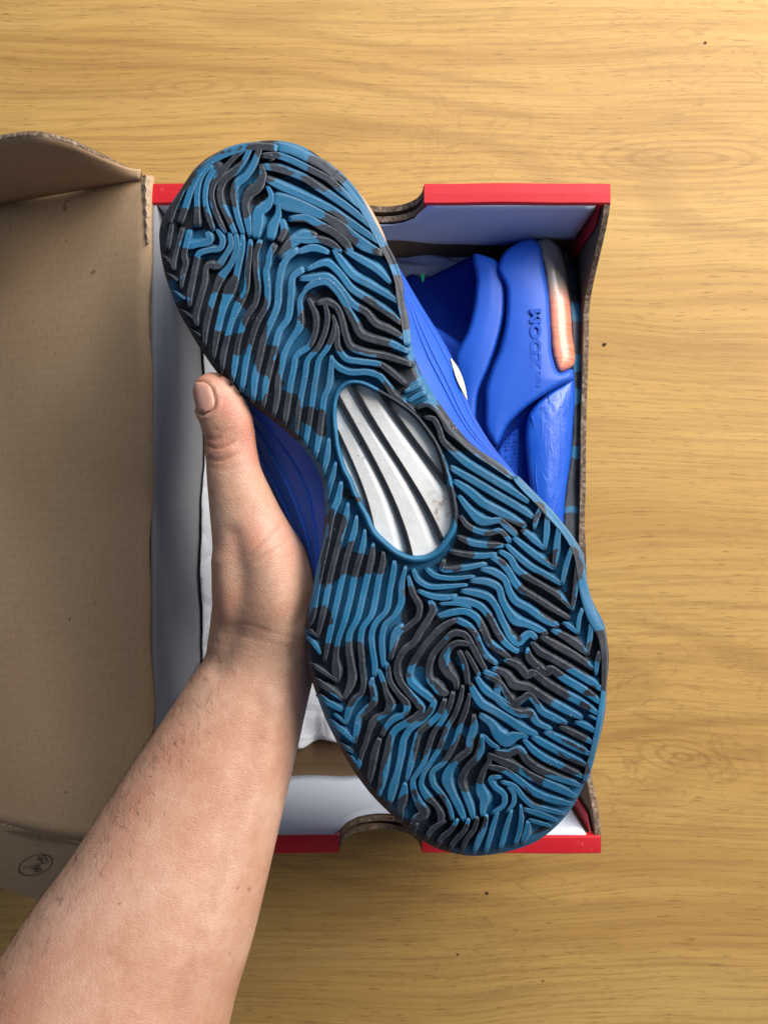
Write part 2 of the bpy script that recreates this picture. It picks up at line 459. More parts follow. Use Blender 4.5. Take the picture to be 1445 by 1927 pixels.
def wall_poly(x0, x1, z0, z1, cx, hw, dep, lip=0.0):
    """upright panel with a half-round finger notch in its top edge"""
    P = [(x0, z0), (x1, z0), (x1, z1)]
    for a in np.linspace(0, math.pi, 22):
        P.append((cx + math.cos(a) * hw, z1 - dep * math.sin(a) ** 0.8 if 0 < a < math.pi else z1))
    P.append((x0, z1))
    return P
def end_wall(yo, yi, x1, cx, hw, dep, flap_z, sgn):
    mid = (yo + yi) / 2
    zt = ZR - 0.0012
    for lo, hi in ((yo, yo + (mid - yo) * 0.72), (yi - (yi - mid) * 0.70, yi)):
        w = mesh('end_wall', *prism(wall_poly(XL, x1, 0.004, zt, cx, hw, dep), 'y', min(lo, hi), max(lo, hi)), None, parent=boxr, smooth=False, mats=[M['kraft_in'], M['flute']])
        w.data.polygons.foreach_set('material_index', np.array([0, 0] + [0, 0] + [1] * 23 + [0] * (len(w.data.polygons) - 27), np.int32))
        fix_normals(w)
    # white inner lining, hanging loose from the rim
    n = 40
    xs = np.linspace(XL + 0.004, x1 - 0.0075, n)
    V, F = [], []
    rows = 9
    for k in range(rows):
        for x in xs:
            top = zt - 0.0004
            dx = (x - cx) / hw
            if abs(dx) < 1:
                top -= dep * (math.sqrt(1 - dx * dx)) ** 0.8 + 0.001
            t = k / (rows - 1)
            edge = flap_z + 0.0022 * math.sin(x * 60 + 1) + 0.001 * math.sin(x * 170)
            z = top + (edge - top) * t
            bulge = 0.0012 + 0.0035 * t ** 2 * (0.6 + 0.4 * math.sin(x * 35))
            V.append((x, yi + sgn * bulge, z))
    F = grid_faces(rows, n)
    fl = mesh('inner_flap', V, F, M['white'], parent=boxr)
    s = fl.modifiers.new('thick', 'SOLIDIFY'); s.thickness = 0.0008; s.offset = 0
    # red printed fold on the rim, either side of the notch
    for a, b in ((XL + 0.0005, cx - hw - 0.0003), (cx + hw + 0.0003, x1 - 0.0004)):
        k = 24
        V, F = [], []
        xs2 = np.linspace(a, b, k)
        yo2, yi2 = yo - sgn * 0.0006, yi + sgn * 0.0009
        prof = [(yo2, ZR - 0.030), (yo2, ZR - 0.0006), (yo2 + (yi2 - yo2) * .05, ZR), (yo2 + (yi2 - yo2) * .5, ZR + 0.0001),
                (yi2 - (yi2 - yo2) * .06, ZR), (yi2, ZR - 0.0008), (yi2, ZR - 0.0050)]
        for i, x in enumerate(xs2):
            wob = 0.00025 * math.sin(x * 41 + sgn) + 0.0001 * math.sin(x * 130)
            for (y, z) in prof:
                V.append((x, y + wob, z + wob * 0.5))
        F = grid_faces(k, len(prof))
        e = mesh('red_edge', V, F, M['red'], parent=boxr, smooth=False)
        s = e.modifiers.new('thick', 'SOLIDIFY'); s.thickness = 0.0006; s.offset = 0
def nx(px, d=0.39): return (px - 722.5) * d / FPX
end_wall(YF, YF - 0.0085, XRF, nx(722), nx(797) - nx(722), 0.026, 0.073, -1)
end_wall(YN, YN + 0.0068, XRN, nx(716), nx(793) - nx(716), 0.027, 0.036, 1)

# right side wall: its rim dips between the corners
def side_wall_right():
    n, V = 70, []
    ys = np.linspace(YN + 0.0074, YF - 0.0092, n)
    T = 0.0030
    for y in ys:
        t = min(1, max(0, ((abs(y + 0.003) - 0.112) / 0.052)))
        s = t * t * (3 - 2 * t)
        zt = 0.084 + (ZR - 0.0005 - 0.084) * s + 0.0006 * math.sin(y * 90)
        bow = -0.0015 * math.cos(min(1, abs(y) / 0.165) * math.pi / 2)
        xo = xr(y) + bow
        V += [(xo, y, 0.004), (xo, y, zt), (xo - T, y, zt + 0.0003), (xo - T, y, 0.004)]
    F = grid_faces(n, 4)
    mi = [1 if i % 3 == 1 else 0 for i in range(len(F))]
    F += [(0, 1, 2, 3), tuple(4*(n-1) + k for k in (3, 2, 1, 0))]; mi += [0, 0]
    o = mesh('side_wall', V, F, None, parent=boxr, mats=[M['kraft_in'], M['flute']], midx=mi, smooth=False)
    fix_normals(o)
    # red printed tabs folded round the corners
    for ya, yb, tag in ((YF - 0.0096, YF - 0.0165, 1), (YN + 0.0080, YN + 0.0150, -1)):
        xx = xr(ya) - T - 0.0013
        P = [(ya, ZR - 0.004), (yb, ZR - 0.012), (yb - tag * 0.003, ZR - 0.07), (ya, ZR - 0.10)]
        tb = mesh('corner_tab', *prism(P, 'x', xx - 0.0009, xx), M['red'], parent=boxr, smooth=False)
        fix_normals(tb)
side_wall_right()
# left wall, lined
n = 30
V = []
for y in np.linspace(YN + 0.0074, YF - 0.0092, n):
    b = 0.0008 * math.sin(y * 37)
    for z in np.linspace(0.004, ZR - 0.001, 8):
        V.append((XL + 0.0032 + b * math.sin(z * 26), y, z))
for y in np.linspace(YN + 0.0074, YF - 0.0092, n):
    for z in np.linspace(0.004, ZR - 0.001, 8):
        V.append((XL + 0.0002, y, z))
F = grid_faces(n, 8) + [tuple(k + n*8 for k in reversed(f)) for f in grid_faces(n, 8)]
F += [(i*8 + 7, (i+1)*8 + 7, n*8 + (i+1)*8 + 7, n*8 + i*8 + 7) for i in range(n - 1)]
fix_normals(mesh('side_wall', V, F, M['lining'], parent=boxr))

# lid, hinged on the left rim and sloping away to the left
LS = 0.366
def lz(x): return ZR + 0.0022 + LS * (x - XL) if x < XL else ZR + 0.0022
LYF, LYN = 0.1702, -0.1746
XE = -0.355
nxl, nyl = 34, 40
V = []
for i, x in enumerate(np.linspace(XL + 0.0004, XE, nxl)):
    for j, y in enumerate(np.linspace(LYN, LYF, nyl)):
        t = i / (nxl - 1)
        warp = 0.0016 * math.sin(y * 17 + 0.6) * t + 0.0007 * math.sin(x * 70 + y * 25)
        roll = -0.0010 * max(0, 1 - i / 2.0) ** 2
        xx = x + (0.0010 * math.sin(y * 46) + 0.0006 * math.sin(y * 113)) * max(0, 1 - i / 3.0)
        V.append((xx, y, lz(x) + warp + roll))
lid = mesh('lid', V, grid_faces(nxl, nyl), None, parent=boxr, mats=[M['kraft'], M['flute']])
s = lid.modifiers.new('thick', 'SOLIDIFY'); s.thickness = 0.0030; s.offset = -1
# make sure the lid faces the camera
bm = bmesh.new(); bm.from_mesh(lid.data); bm.faces.ensure_lookup_table()
bm.normal_update()
if bm.faces[0].normal.z < 0: bmesh.ops.reverse_faces(bm, faces=bm.faces)
bm.to_mesh(lid.data); bm.free()
# upright flap at the far end, cut to a curve
top = [(-.1225, .1205), (-.1262, .1232), (-.1368, .1375), (-.1465, .1510), (-.158, .1570), (-.172, .1545), (-.190, .1475), (-.215, .1370), (-.245, .1215), (-.268, .105)]
tc = catmull(np.array(top), step=0.003)
n = len(tc)
V = []
rows = 8
for k in range(rows):
    t = k / (rows - 1)
    for (x, z) in tc:
        z0 = lz(x) + 0.0004
        lean = 0.004 * t * t
        V.append((x, LYF - 0.0006 + lean + 0.0007 * math.sin(x * 60) * t, z0 + (max(z, z0 + 0.0005) - z0) * t))
fl = mesh('lid_flap', V, grid_faces(rows, n), None, parent=lid, mats=[M['kraft'], M['flute']])
s = fl.modifiers.new('thick', 'SOLIDIFY'); s.thickness = 0.0028; s.offset = 0; s.material_offset_rim = 1
# lower flap, hanging outwards off the near end; carries the inspection stamp
P0 = np.array([-.1587, LYN - 0.0008, lz(-.1587) - 0.0008]); P1 = np.array([-.30, LYN - 0.0008, lz(-.30) - 0.0008]); P2 = W(75, 1697, 0.431)
FN = np.cross(P1 - P0, P2 - P0); FN /= np.linalg.norm(FN)
if FN[2] < 0: FN = -FN
CAMP = np.array([0, 0, CAMZ])
def onflap(px, py, lift=0.0):
    r = W(px, py, 1.0) - CAMP
    t = ((P0 - CAMP) @ FN) / (r @ FN)
    return CAMP + r * t + FN * lift
ctrl = [(157, 1588), (118, 1640), (78, 1697), (40, 1684), (0, 1670), (-60, 1652), (-130, 1632), (-128, 1560), (-60, 1556), (0, 1552), (60, 1566), (110, 1577)]
A = np.array([onflap(*p) for p in ctrl]); B = A - FN * 0.0028
n = len(A)
F = [tuple(range(n)), tuple(range(2*n-1, n-1, -1))] + [(i, n+i, n+(i+1) % n, (i+1) % n) for i in range(n)]
fl2 = mesh('lid_flap', np.vstack([A, B]), F, None, parent=lid, mats=[M['kraft'], M['flute']], midx=[0, 0] + [1]*n, smooth=False)
fix_normals(fl2)

def text_mesh(name, body, origin, xd, yd, length, height, extrude, mat, parent, base=(0, 0, 0), bold=0.0, shear=0.0):
    cu = bpy.data.curves.new(name, 'FONT'); cu.body = body; cu.size = 1.0; cu.extrude = 0.0; cu.offset = bold; cu.shear = shear
    tmp = bpy.data.objects.new(name + '_tmp', cu); COL.objects.link(tmp)
    dg = bpy.context.evaluated_depsgraph_get()
    me0 = bpy.data.meshes.new_from_object(tmp.evaluated_get(dg))
    V = np.array([v.co[:] for v in me0.vertices]); F = [tuple(p.vertices) for p in me0.polygons]
    bpy.data.objects.remove(tmp); bpy.data.meshes.remove(me0); bpy.data.curves.remove(cu)
    mn, mx = V.min(0), V.max(0)
    u = (V[:, 0] - mn[0]) / (mx[0] - mn[0]) * length
    w = (V[:, 1] - mn[1]) / (mx[1] - mn[1]) * height
    xd = np.asarray(xd, float); yd = np.asarray(yd, float)
    nd = np.cross(xd, yd)
    T = np.asarray(origin) + u[:, None] * xd + w[:, None] * yd
    if extrude:
        # raise the face and add side walls along the border
        n = len(T); from collections import Counter
        cnt = Counter()
        for f in F:
            for a, b in zip(f, f[1:] + f[:1]): cnt[(min(a, b), max(a, b))] += 1
        F2 = [tuple(f) for f in F]
        for f in F:
            for a, b in zip(f, f[1:] + f[:1]):
                if cnt[(min(a, b), max(a, b))] == 1: F2.append((b, a, a + n, b + n))
        T = np.vstack([T + nd * extrude, T - nd * 0.0012]); F = F2
    return mesh(name, T, F, mat, parent=parent, base=base, smooth=False)
def dirpx(a, b, f):
    p, q = f(*a), f(*b); return (q - p) / np.linalg.norm(q - p), np.linalg.norm(q - p)
# frayed paper where the hinge tears at the corner
rag = []
kk = 40
for i in range(kk):
    t = i / (kk - 1)
    yy = LYF - 0.0005 - t * 0.034
    wl = 0.0016 * (1 - t) ** 0.8 + 0.0004 + 0.0002 * random.random(); wr = 0.0013 * (1 - t) ** 0.8 + 0.0003 + 0.0003 * random.random()
    xc = XL - 0.0012 + 0.0003 * math.sin(i * 0.9) + 0.0008 * t
    rag += [(xc - wl, yy, lz(xc - wl) + 0.0006), (xc, yy, ZR + 0.0032 + 0.0003 * random.random()), (xc + wr, yy, ZR + 0.0018 - 0.0010 * random.random())]
te = mesh('torn_paper', rag, grid_faces(kk, 3), M['pale'], parent=lid, smooth=False)
s = te.modifiers.new('thick', 'SOLIDIFY'); s.thickness = 0.0004; s.offset = 0
# oval stamp ring and its two lines of type, printed upside down
K = 48
V = []
for r in (1.0, 0.93):
    for a in np.linspace(0, 2*math.pi, K, endpoint=False):
        ex, ey = math.cos(a) * 34 * r, math.sin(a) * 18.5 * r
        c_, s_ = math.cos(-0.33), math.sin(-0.33)
        V.append(onflap(67.5 + ex*c_ - ey*s_, 1628 + ex*s_ + ey*c_, 0.0003))
mesh('stamp', V, [(i, (i+1) % K, K + (i+1) % K, K + i) for i in range(K)], M['ink'], parent=lid, smooth=False)
ln = [(42, 1633), (94, 1621), (94, 1622.2), (42, 1634.2)]
mesh('stamp', [onflap(*p, 0.0003) for p in ln], [(0, 1, 2, 3)], M['ink'], parent=lid, smooth=False)
xd, _ = dirpx((82, 1618), (52, 1631), onflap)
yd = np.cross(FN, xd); yd /= np.linalg.norm(yd)
text_mesh('stamp', 'IR', onflap(72, 1627.0, 0.0003), xd, yd, 0.0072, 0.0041, 0, M['ink'], lid, bold=0.012)
text_mesh('stamp', '16', onflap(83, 1608.5, 0.0003), xd, yd, 0.0070, 0.0040, 0, M['ink'], lid, bold=0.012)

# ------------------------------------------------------------------ tissue paper lying in the box
nxp, nyp = 90, 120
V = []
for i, u in enumerate(np.linspace(0, 1, nxp)):
    for j, w in enumerate(np.linspace(0, 1, nyp)):
        x = -0.1135 + u * 0.120
        y0 = -0.1475 + 0.004 * math.sin(u * 9) + 0.003 * math.sin(u * 23)
        y = y0 + w * 0.285
        z = 0.008 + 0.004 * math.sin(u * 7 + w * 5) + 0.0030 * math.sin(u * 19 - w * 13 + 1) + 0.0016 * math.sin(u * 41 + w * 37) + 0.0010 * abs(math.sin(w * 61 - u * 23))
        z += 0.020 * max(0, 1 - w / 0.18) ** 2 * max(0, min(1, (u - .35) * 3)) * 0.4
        z += 0.018 * max(0, 1 - u / 0.10) ** 1.5
        V.append((x, y, max(z, 0.0052)))
ts = mesh('tissue_paper', V, grid_faces(nxp, nyp), M['tissue'], base=(-0.05, 0, 0.005))
ts['label'] = 'crumpled white tissue paper lining the bottom of the shoe box'; ts['category'] = 'paper'
s = ts.modifiers.new('thick', 'SOLIDIFY'); s.thickness = 0.0003; s.offset = 0
# small crumpled wad by the heel of the boxed shoe
V = []
cw = W(812, 497, 0.478)
for i in range(24):
    for j in range(24):
        a, b = i / 23 * 2 - 1, j / 23 * 2 - 1
        V.append(cw + np.array([a * 0.030, b * 0.016, 0.006 * math.cos(a * 1.5) * math.cos(b * 1.5) + 0.0022 * math.sin(a * 6 + b * 9) + 0.001 * math.sin(b * 21 + a * 4)]))
tw = mesh('tissue_paper', V, grid_faces(24, 24), M['tissue'], base=cw)
tw['label'] = 'small piece of tissue paper beside the collar of the shoe in the box'; tw['category'] = 'paper'
s = tw.modifiers.new('thick', 'SOLIDIFY'); s.thickness = 0.0004; s.offset = 0

# ------------------------------------------------------------------ the other shoe, lying on its side in the box
def R4(pts): return [(740 + 0.35285 * x, 320 + 0.35285 * y) for x, y in pts]
BD = 0.4985
shoe2 = thing('boxed_sneaker', 'blue basketball shoe lying on its side in the open box, orange heel cushion', 'shoe', tuple(W(1000, 900, BD)))
B2 = np.array(shoe2.location)
def zmod(P):
    """rounded flank of the shoe: falls away to the sole (right), to the heel (top) and to the collar (left)"""
    x, y = P[:, 0], P[:, 1]
    d = 8e-7 * np.maximum(0, x - 1000) ** 2
    d = d + 1.3e-7 * np.maximum(0, 690 - y) ** 2
    d = d + 6e-7 * np.maximum(0, 910 - x) ** 2
    return d
from mathutils.geometry import delaunay_2d_cdt
def pillow(name, poly, d_top, rnd, mat, parent=shoe2, crown=0.0, d_bot=BD, fine=3.0, attrs=None, drop=None):
    """padded panel: outline in photo pixels, rounded over its border, domed by crown"""
    C = catmull(np.array(poly, float), closed=True, step=fine)
    area = 0.5 * np.sum(C[:, 0] * np.roll(C[:, 1], -1) - np.roll(C[:, 0], -1) * C[:, 1])
    if area < 0: C = C[::-1]
    N = len(C)
    mn, mx = C.min(0), C.max(0)
    gx, gy = np.meshgrid(np.arange(mn[0], mx[0], fine * 1.15), np.arange(mn[1], mx[1], fine * 1.15))
    G = np.stack([gx.ravel(), gy.ravel()], 1) + rng.normal(0, 0.15, (gx.size, 2))
    G = G[inside(G, C)]; G = G[pdist(G, C, True) > fine * 0.6]
    pts = np.vstack([C, G])
    res = delaunay_2d_cdt([Vector(p) for p in pts], [(i, (i + 1) % N) for i in range(N)], [], 1, 1e-4)
    P = np.array([v[:] for v in res[0]]); F = [tuple(f) for f in res[2]]
    dist = pdist(P, C, True)
    q = np.clip(dist / rnd, 0, 1)
    dr = drop if drop is not None else rnd * 0.42 / FPX * 0.9
    z = dr * (1 - np.sqrt(1 - (1 - q) ** 2)) - crown * np.sin(np.clip(dist / (rnd * 4.5), 0, 1) * math.pi / 2)
    V = Wn(P, d_top + z + zmod(P))
    # side wall under the border
    idx = [int(np.argmin(np.linalg.norm(P - c, axis=1))) for c in C]
    low = Wn(C, d_bot)
    n0 = len(V)
    V = np.vstack([V, low])
    F += [(idx[i], n0 + i, n0 + (i+1) % N, idx[(i+1) % N]) for i in range(N) if idx[i] != idx[(i+1) % N]]
    o = mesh(name, V, F, mat, parent=parent, base=B2, attrs=attrs(V) if attrs else None)
    return fix_normals(o)
def camo2(V):
    p = topx(V)
    f = np.full(len(V), 8.0)
    for cy, h in ((588, 17), (683, 14), (745, 13), (850, 11), (1085, 26), (1170, 16), (960, 6)):
        f = np.minimum(f, np.abs(p[:, 1] - cy) - h)
    return {'camo': f, 'edge': np.zeros(len(V))}
pillow('outsole', R4([(905, 420), (950, 470), (985, 600), (1010, 760), (1018, 900), (1012, 1100), (1003, 1400), (1002, 1600), (1020, 1900), (1030, 2250), (1000, 2700), (930, 3000), (870, 3050), (860, 2600), (880, 2200), (900, 1900), (915, 1700), (945, 1500), (955, 1200), (950, 1000), (935, 700), (915, 520)]), 0.4230, 6, M['camo'], attrs=camo2)
pillow('collar_lining', R4([(40, 600), (95, 555), (160, 572), (270, 530), (350, 490), (440, 455), (470, 560), (450, 760), (420, 950), (360, 1080), (250, 1100), (100, 900)]), 0.4440, 10, M['navy'])
pillow('upper', R4([(150, 800), (330, 900), (470, 1000), (560, 800), (620, 600), (720, 560), (800, 700), (840, 1100), (940, 1150), (940, 1500), (900, 1900), (870, 2500), (860, 3000), (500, 3000), (300, 2300), (200, 1500)]), 0.4330, 14, M['upper2'])
pillow('collar_strap', R4([(432, 445), (500, 460), (560, 490), (588, 560), (596, 660), (588, 780), (560, 900), (505, 1060), (455, 1180), (440, 1330), (440, 1500), (360, 1420), (360, 1180), (330, 1000), (395, 860), (430, 720), (442, 580)]), 0.4200, 8, M['upper'], crown=0.001)
pillow('heel_counter', R4([(556, 520), (590, 440), (660, 390), (735, 365), (775, 385), (800, 500), (825, 660), (838, 860), (850, 1000), (885, 1080), (955, 1062), (962, 1115), (890, 1150), (820, 1190), (700, 1270), (610, 1360), (545, 1470), (498, 1400), (490, 1260), (492, 1170), (525, 1060), (565, 960), (595, 830), (604, 720), (598, 620)]), 0.4165, 9, M['upper'], crown=0.0012)
# air unit: clear shell, orange core behind it
def mat_air():
    t = NT('orange_air_unit')
    v = t.coord()
    w = t.n('ShaderNodeTexNoise'); w.inputs['Scale'].default_value = 1.0; w.inputs['Detail'].default_value = 3
    t.l(t.coord((40, 900, 40)), w.inputs['Vector'])
    sep = t.n('ShaderNodeSeparateXYZ'); t.l(v, sep.inputs[0])
    lev = t.math('ADD', sep.outputs['Y'], t.math('MULTIPLY', w.outputs['Fac'], 0.004))
    mr = t.n('ShaderNodeMapRange'); mr.inputs['From Min'].default_value = 0.094; mr.inputs['From Max'].default_value = 0.108
    t.l(lev, mr.inputs['Value'])
    col = t.ramp(w.outputs['Fac'], [(0.3, (0.58, 0.155, 0.085)), (0.5, (0.72, 0.225, 0.13)), (0.7, (0.80, 0.33, 0.21))])
    c = t.mix(mr.outputs['Result'], col, (0.36, 0.29, 0.24))
    return t.done(c, 0.30, t.bump(w.outputs['Fac'], 0.12, 0.0006), Specular_IOR_Level=0.5, Coat_Weight=0.35, Coat_Roughness=0.16)
M['air'] = mat_air()
def mat_mesh():
    t = NT('blue_mesh_fabric')
    vo = t.n('ShaderNodeTexVoronoi', feature='DISTANCE_TO_EDGE'); vo.inputs['Scale'].default_value = 640; vo.inputs['Randomness'].default_value = 0.25
    t.l(t.coord((1, 0.75, 1)), vo.inputs['Vector'])
    c = t.ramp(vo.outputs['Distance'], [(0.05, (0.012, 0.10, 0.60)), (0.25, (0.002, 0.02, 0.18))])
    return t.done(c, 0.7, t.bump(vo.outputs['Distance'], 0.9, 0.001), Specular_IOR_Level=0.25)
M['mesh'] = mat_mesh()
def mat_side():
    t = NT('creased_blue_skin')
    v = t.coord()
    a = t.noise(t.coord((1, 0.28, 1), rot=(0, 0, 0.2)), 210, 4, 0.6, 0.8); b = t.noise(v, 30, 3, 0.6)
    c = t.mix(b, (0.008, 0.072, 0.460), (0.012, 0.112, 0.580))
    return t.done(c, t.ramp(b, [(0.3, 0.24), (0.7, 0.40)]), t.bump(a, 0.34, 0.0016), Specular_IOR_Level=0.6)
M['side'] = mat_side()
pillow('air_unit', R4([(768, 378), (825, 366), (880, 405), (915, 500), (938, 660), (952, 860), (952, 1050), (885, 1075), (856, 1010), (838, 880), (822, 680), (802, 520)]), 0.4200, 11, M['air'], crown=0.0016)
pillow('side_panel', R4([(958, 1112), (890, 1150), (825, 1192), (770, 1240), (725, 1300), (705, 1400), (712, 1560), (730, 1700), (765, 1850), (800, 2100), (810, 2500), (870, 2500), (895, 2100), (905, 1900), (922, 1700), (945, 1540), (960, 1330), (968, 1200)]), 0.4190, 9, M['side'], crown=0.0024)
pillow('mesh_panel', R4([(555, 1500), (610, 1420), (660, 1375), (672, 1480), (668, 1640), (690, 1800), (640, 1700)]), 0.4270, 5, M['mesh'])
for pts in ([(735, 1310), (760, 1400), (765, 1520), (760, 1640), (775, 1760)], [(790, 1260), (805, 1380), (805, 1500), (812, 1640)], [(830, 1200), (830, 1330), (822, 1480)]):
    C = catmull(np.array(R4(pts)), step=3.0)
    T = np.gradient(C, axis=0); T /= np.linalg.norm(T, axis=1)[:, None]
    Nn = np.stack([-T[:, 1], T[:, 0]], 1)
    V = []
    k = len(C)
    for i in range(k):
        wdt = 5.0 * math.sin(math.pi * min(1, max(0.06, i / (k - 1) * 0.94 + 0.03)))
        for a in np.linspace(-1, 1, 7):
            q = (C[i] + Nn[i] * a * wdt)[None]
            V.append(Wn(q, 0.4176 - 0.0014 * math.cos(a * math.pi / 2) + 0.0012 + zmod(q))[0])
    mesh('moulded_rib', V, grid_faces(k, 7), M['upper'], parent=shoe2, base=B2)
mesh('heel_tab', *[(lambda P: (P[0], P[1]))(prism([(0, 0), (0.0024, 0.0004), (0.0018, -0.0042), (0.0009, -0.0042)], 'z', 0, 0.002))][0], M['green'], parent=shoe2, base=B2 - W(791, 517, 0.442), smooth=False)
cpos = lambda px, py: W(px, py, 0.4147 - 0.0)
text_mesh('embossed_lettering', 'ZOOM', W(1018, 694, 0.4158), (0, 1, 0), (-1, 0, 0), 0.0325, 0.0060, 0.0006, M['upper'], shoe2, B2, bold=0.055)
text_mesh('embossed_lettering', 'NIKE', W(1017, 727, 0.4158), (0, 1, 0), (-1, 0, 0), 0.0082, 0.0025, 0.0005, M['upper'], shoe2, B2, bold=0.03)
# ------------------------------------------------------------------ the held shoe, sole to the camera
D0 = 0.302
TILES = dict(T1=(290, 260, 250), T2=(520, 260, 250), T3=(290, 490, 250), T4=(520, 490, 250), T5=(410, 680, 250), T6=(640, 640, 250),
             T7=(560, 890, 250), T8=(800, 780, 320), A=(560, 1060, 250), B=(730, 1040, 250), C=(910, 1040, 250), D=(570, 1280, 250),
             E=(730, 1250, 250), F=(910, 1240, 250), G=(680, 1390, 250), H=(880, 1380, 250))
def parse(s, w0=70):
    """'T1 x,y x,y,w | T3 x,y' -> photo-pixel points with a width; the sheets are enlargements of the sole"""
    out = []
    for seg in s.split('|'):
        tok = seg.split()
        x0, y0, sz = TILES[tok[0]]
        k = sz / 1445.0
        for p in tok[1:]:
            v = [float(a) for a in p.split(',')]
            w = v[2] if len(v) > 2 else w0
            out.append((x0 + v[0] * k, y0 + v[1] * k, w * k))
    return np.array(out)

OUT = np.array([(440,278),(475,268),(530,266),(560,273),(590,288),(620,312),(655,350),(690,398),(715,445),(735,495),(750,525),(756,545),(762,590),(770,640),(785,690),(810,735),(840,780),(880,830),(920,862),(965,895),(1000,925),(1040,965),(1065,995),(1085,1030),(1098,1075),(1105,1110),(1120,1145),(1135,1175),(1141,1205),(1144,1240),(1140,1290),(1137,1340),(1128,1385),(1115,1430),(1100,1470),(1075,1520),(1045,1555),(1010,1582),(970,1598),(920,1608),(885,1610),(850,1604),(820,1595),(780,1570),(740,1535),(700,1495),(670,1455),(640,1405),(615,1355),(598,1310),(585,1270),(578,1230),(575,1195),(580,1150),(590,1110),(600,1060),(608,1020),(612,980),(612,940),(607,905),(592,870),(560,830),(520,795),(480,765),(440,730),(410,700),(385,665),(360,625),(340,590),(325,555),(312,515),(303,470),(302,430),(310,405),(325,380),(345,350),(370,315),(400,292)], float)
OUTC = catmull(OUT, closed=True, step=4.0)
WIN = np.array([(659,726),(675,726),(706,739),(744,761),(778,787),(800,815),(813,835),(830,880),(843,930),(848,966),(845,990),(833,1012),(818,1032),(800,1042),(781,1044),(765,1040),(750,1033),(730,1017),(710,997),(697,968),(685,947),(673,922),(664,899),(655,884),(647,862),(641,838),(638,815),(635,790),(635,770),(638,750),(645,735)], float)
WINC = catmull(WIN, closed=True, step=4.0)
AX0 = np.array([470.0, 262.0]); AX1 = np.array([905.0, 1616.0])
AU = (AX1 - AX0) / np.linalg.norm(AX1 - AX0); AL = np.linalg.norm(AX1 - AX0); AV = np.array([AU[1], -AU[0]])
def dsurf(P):
    s = ((P - AX0) @ AU) / AL
    d = D0 + 0.006 * np.clip((0.14 - s) / 0.14, 0, 1) ** 2 + 0.011 * np.clip((s - 0.78) / 0.22, 0, 1) ** 2
    e = pdist(P, OUTC[::2], True)
    e = np.where(inside(P, OUTC), e, 0)
    return d + 0.0022 * np.clip(1 - e / 13.0, 0, 1) ** 2

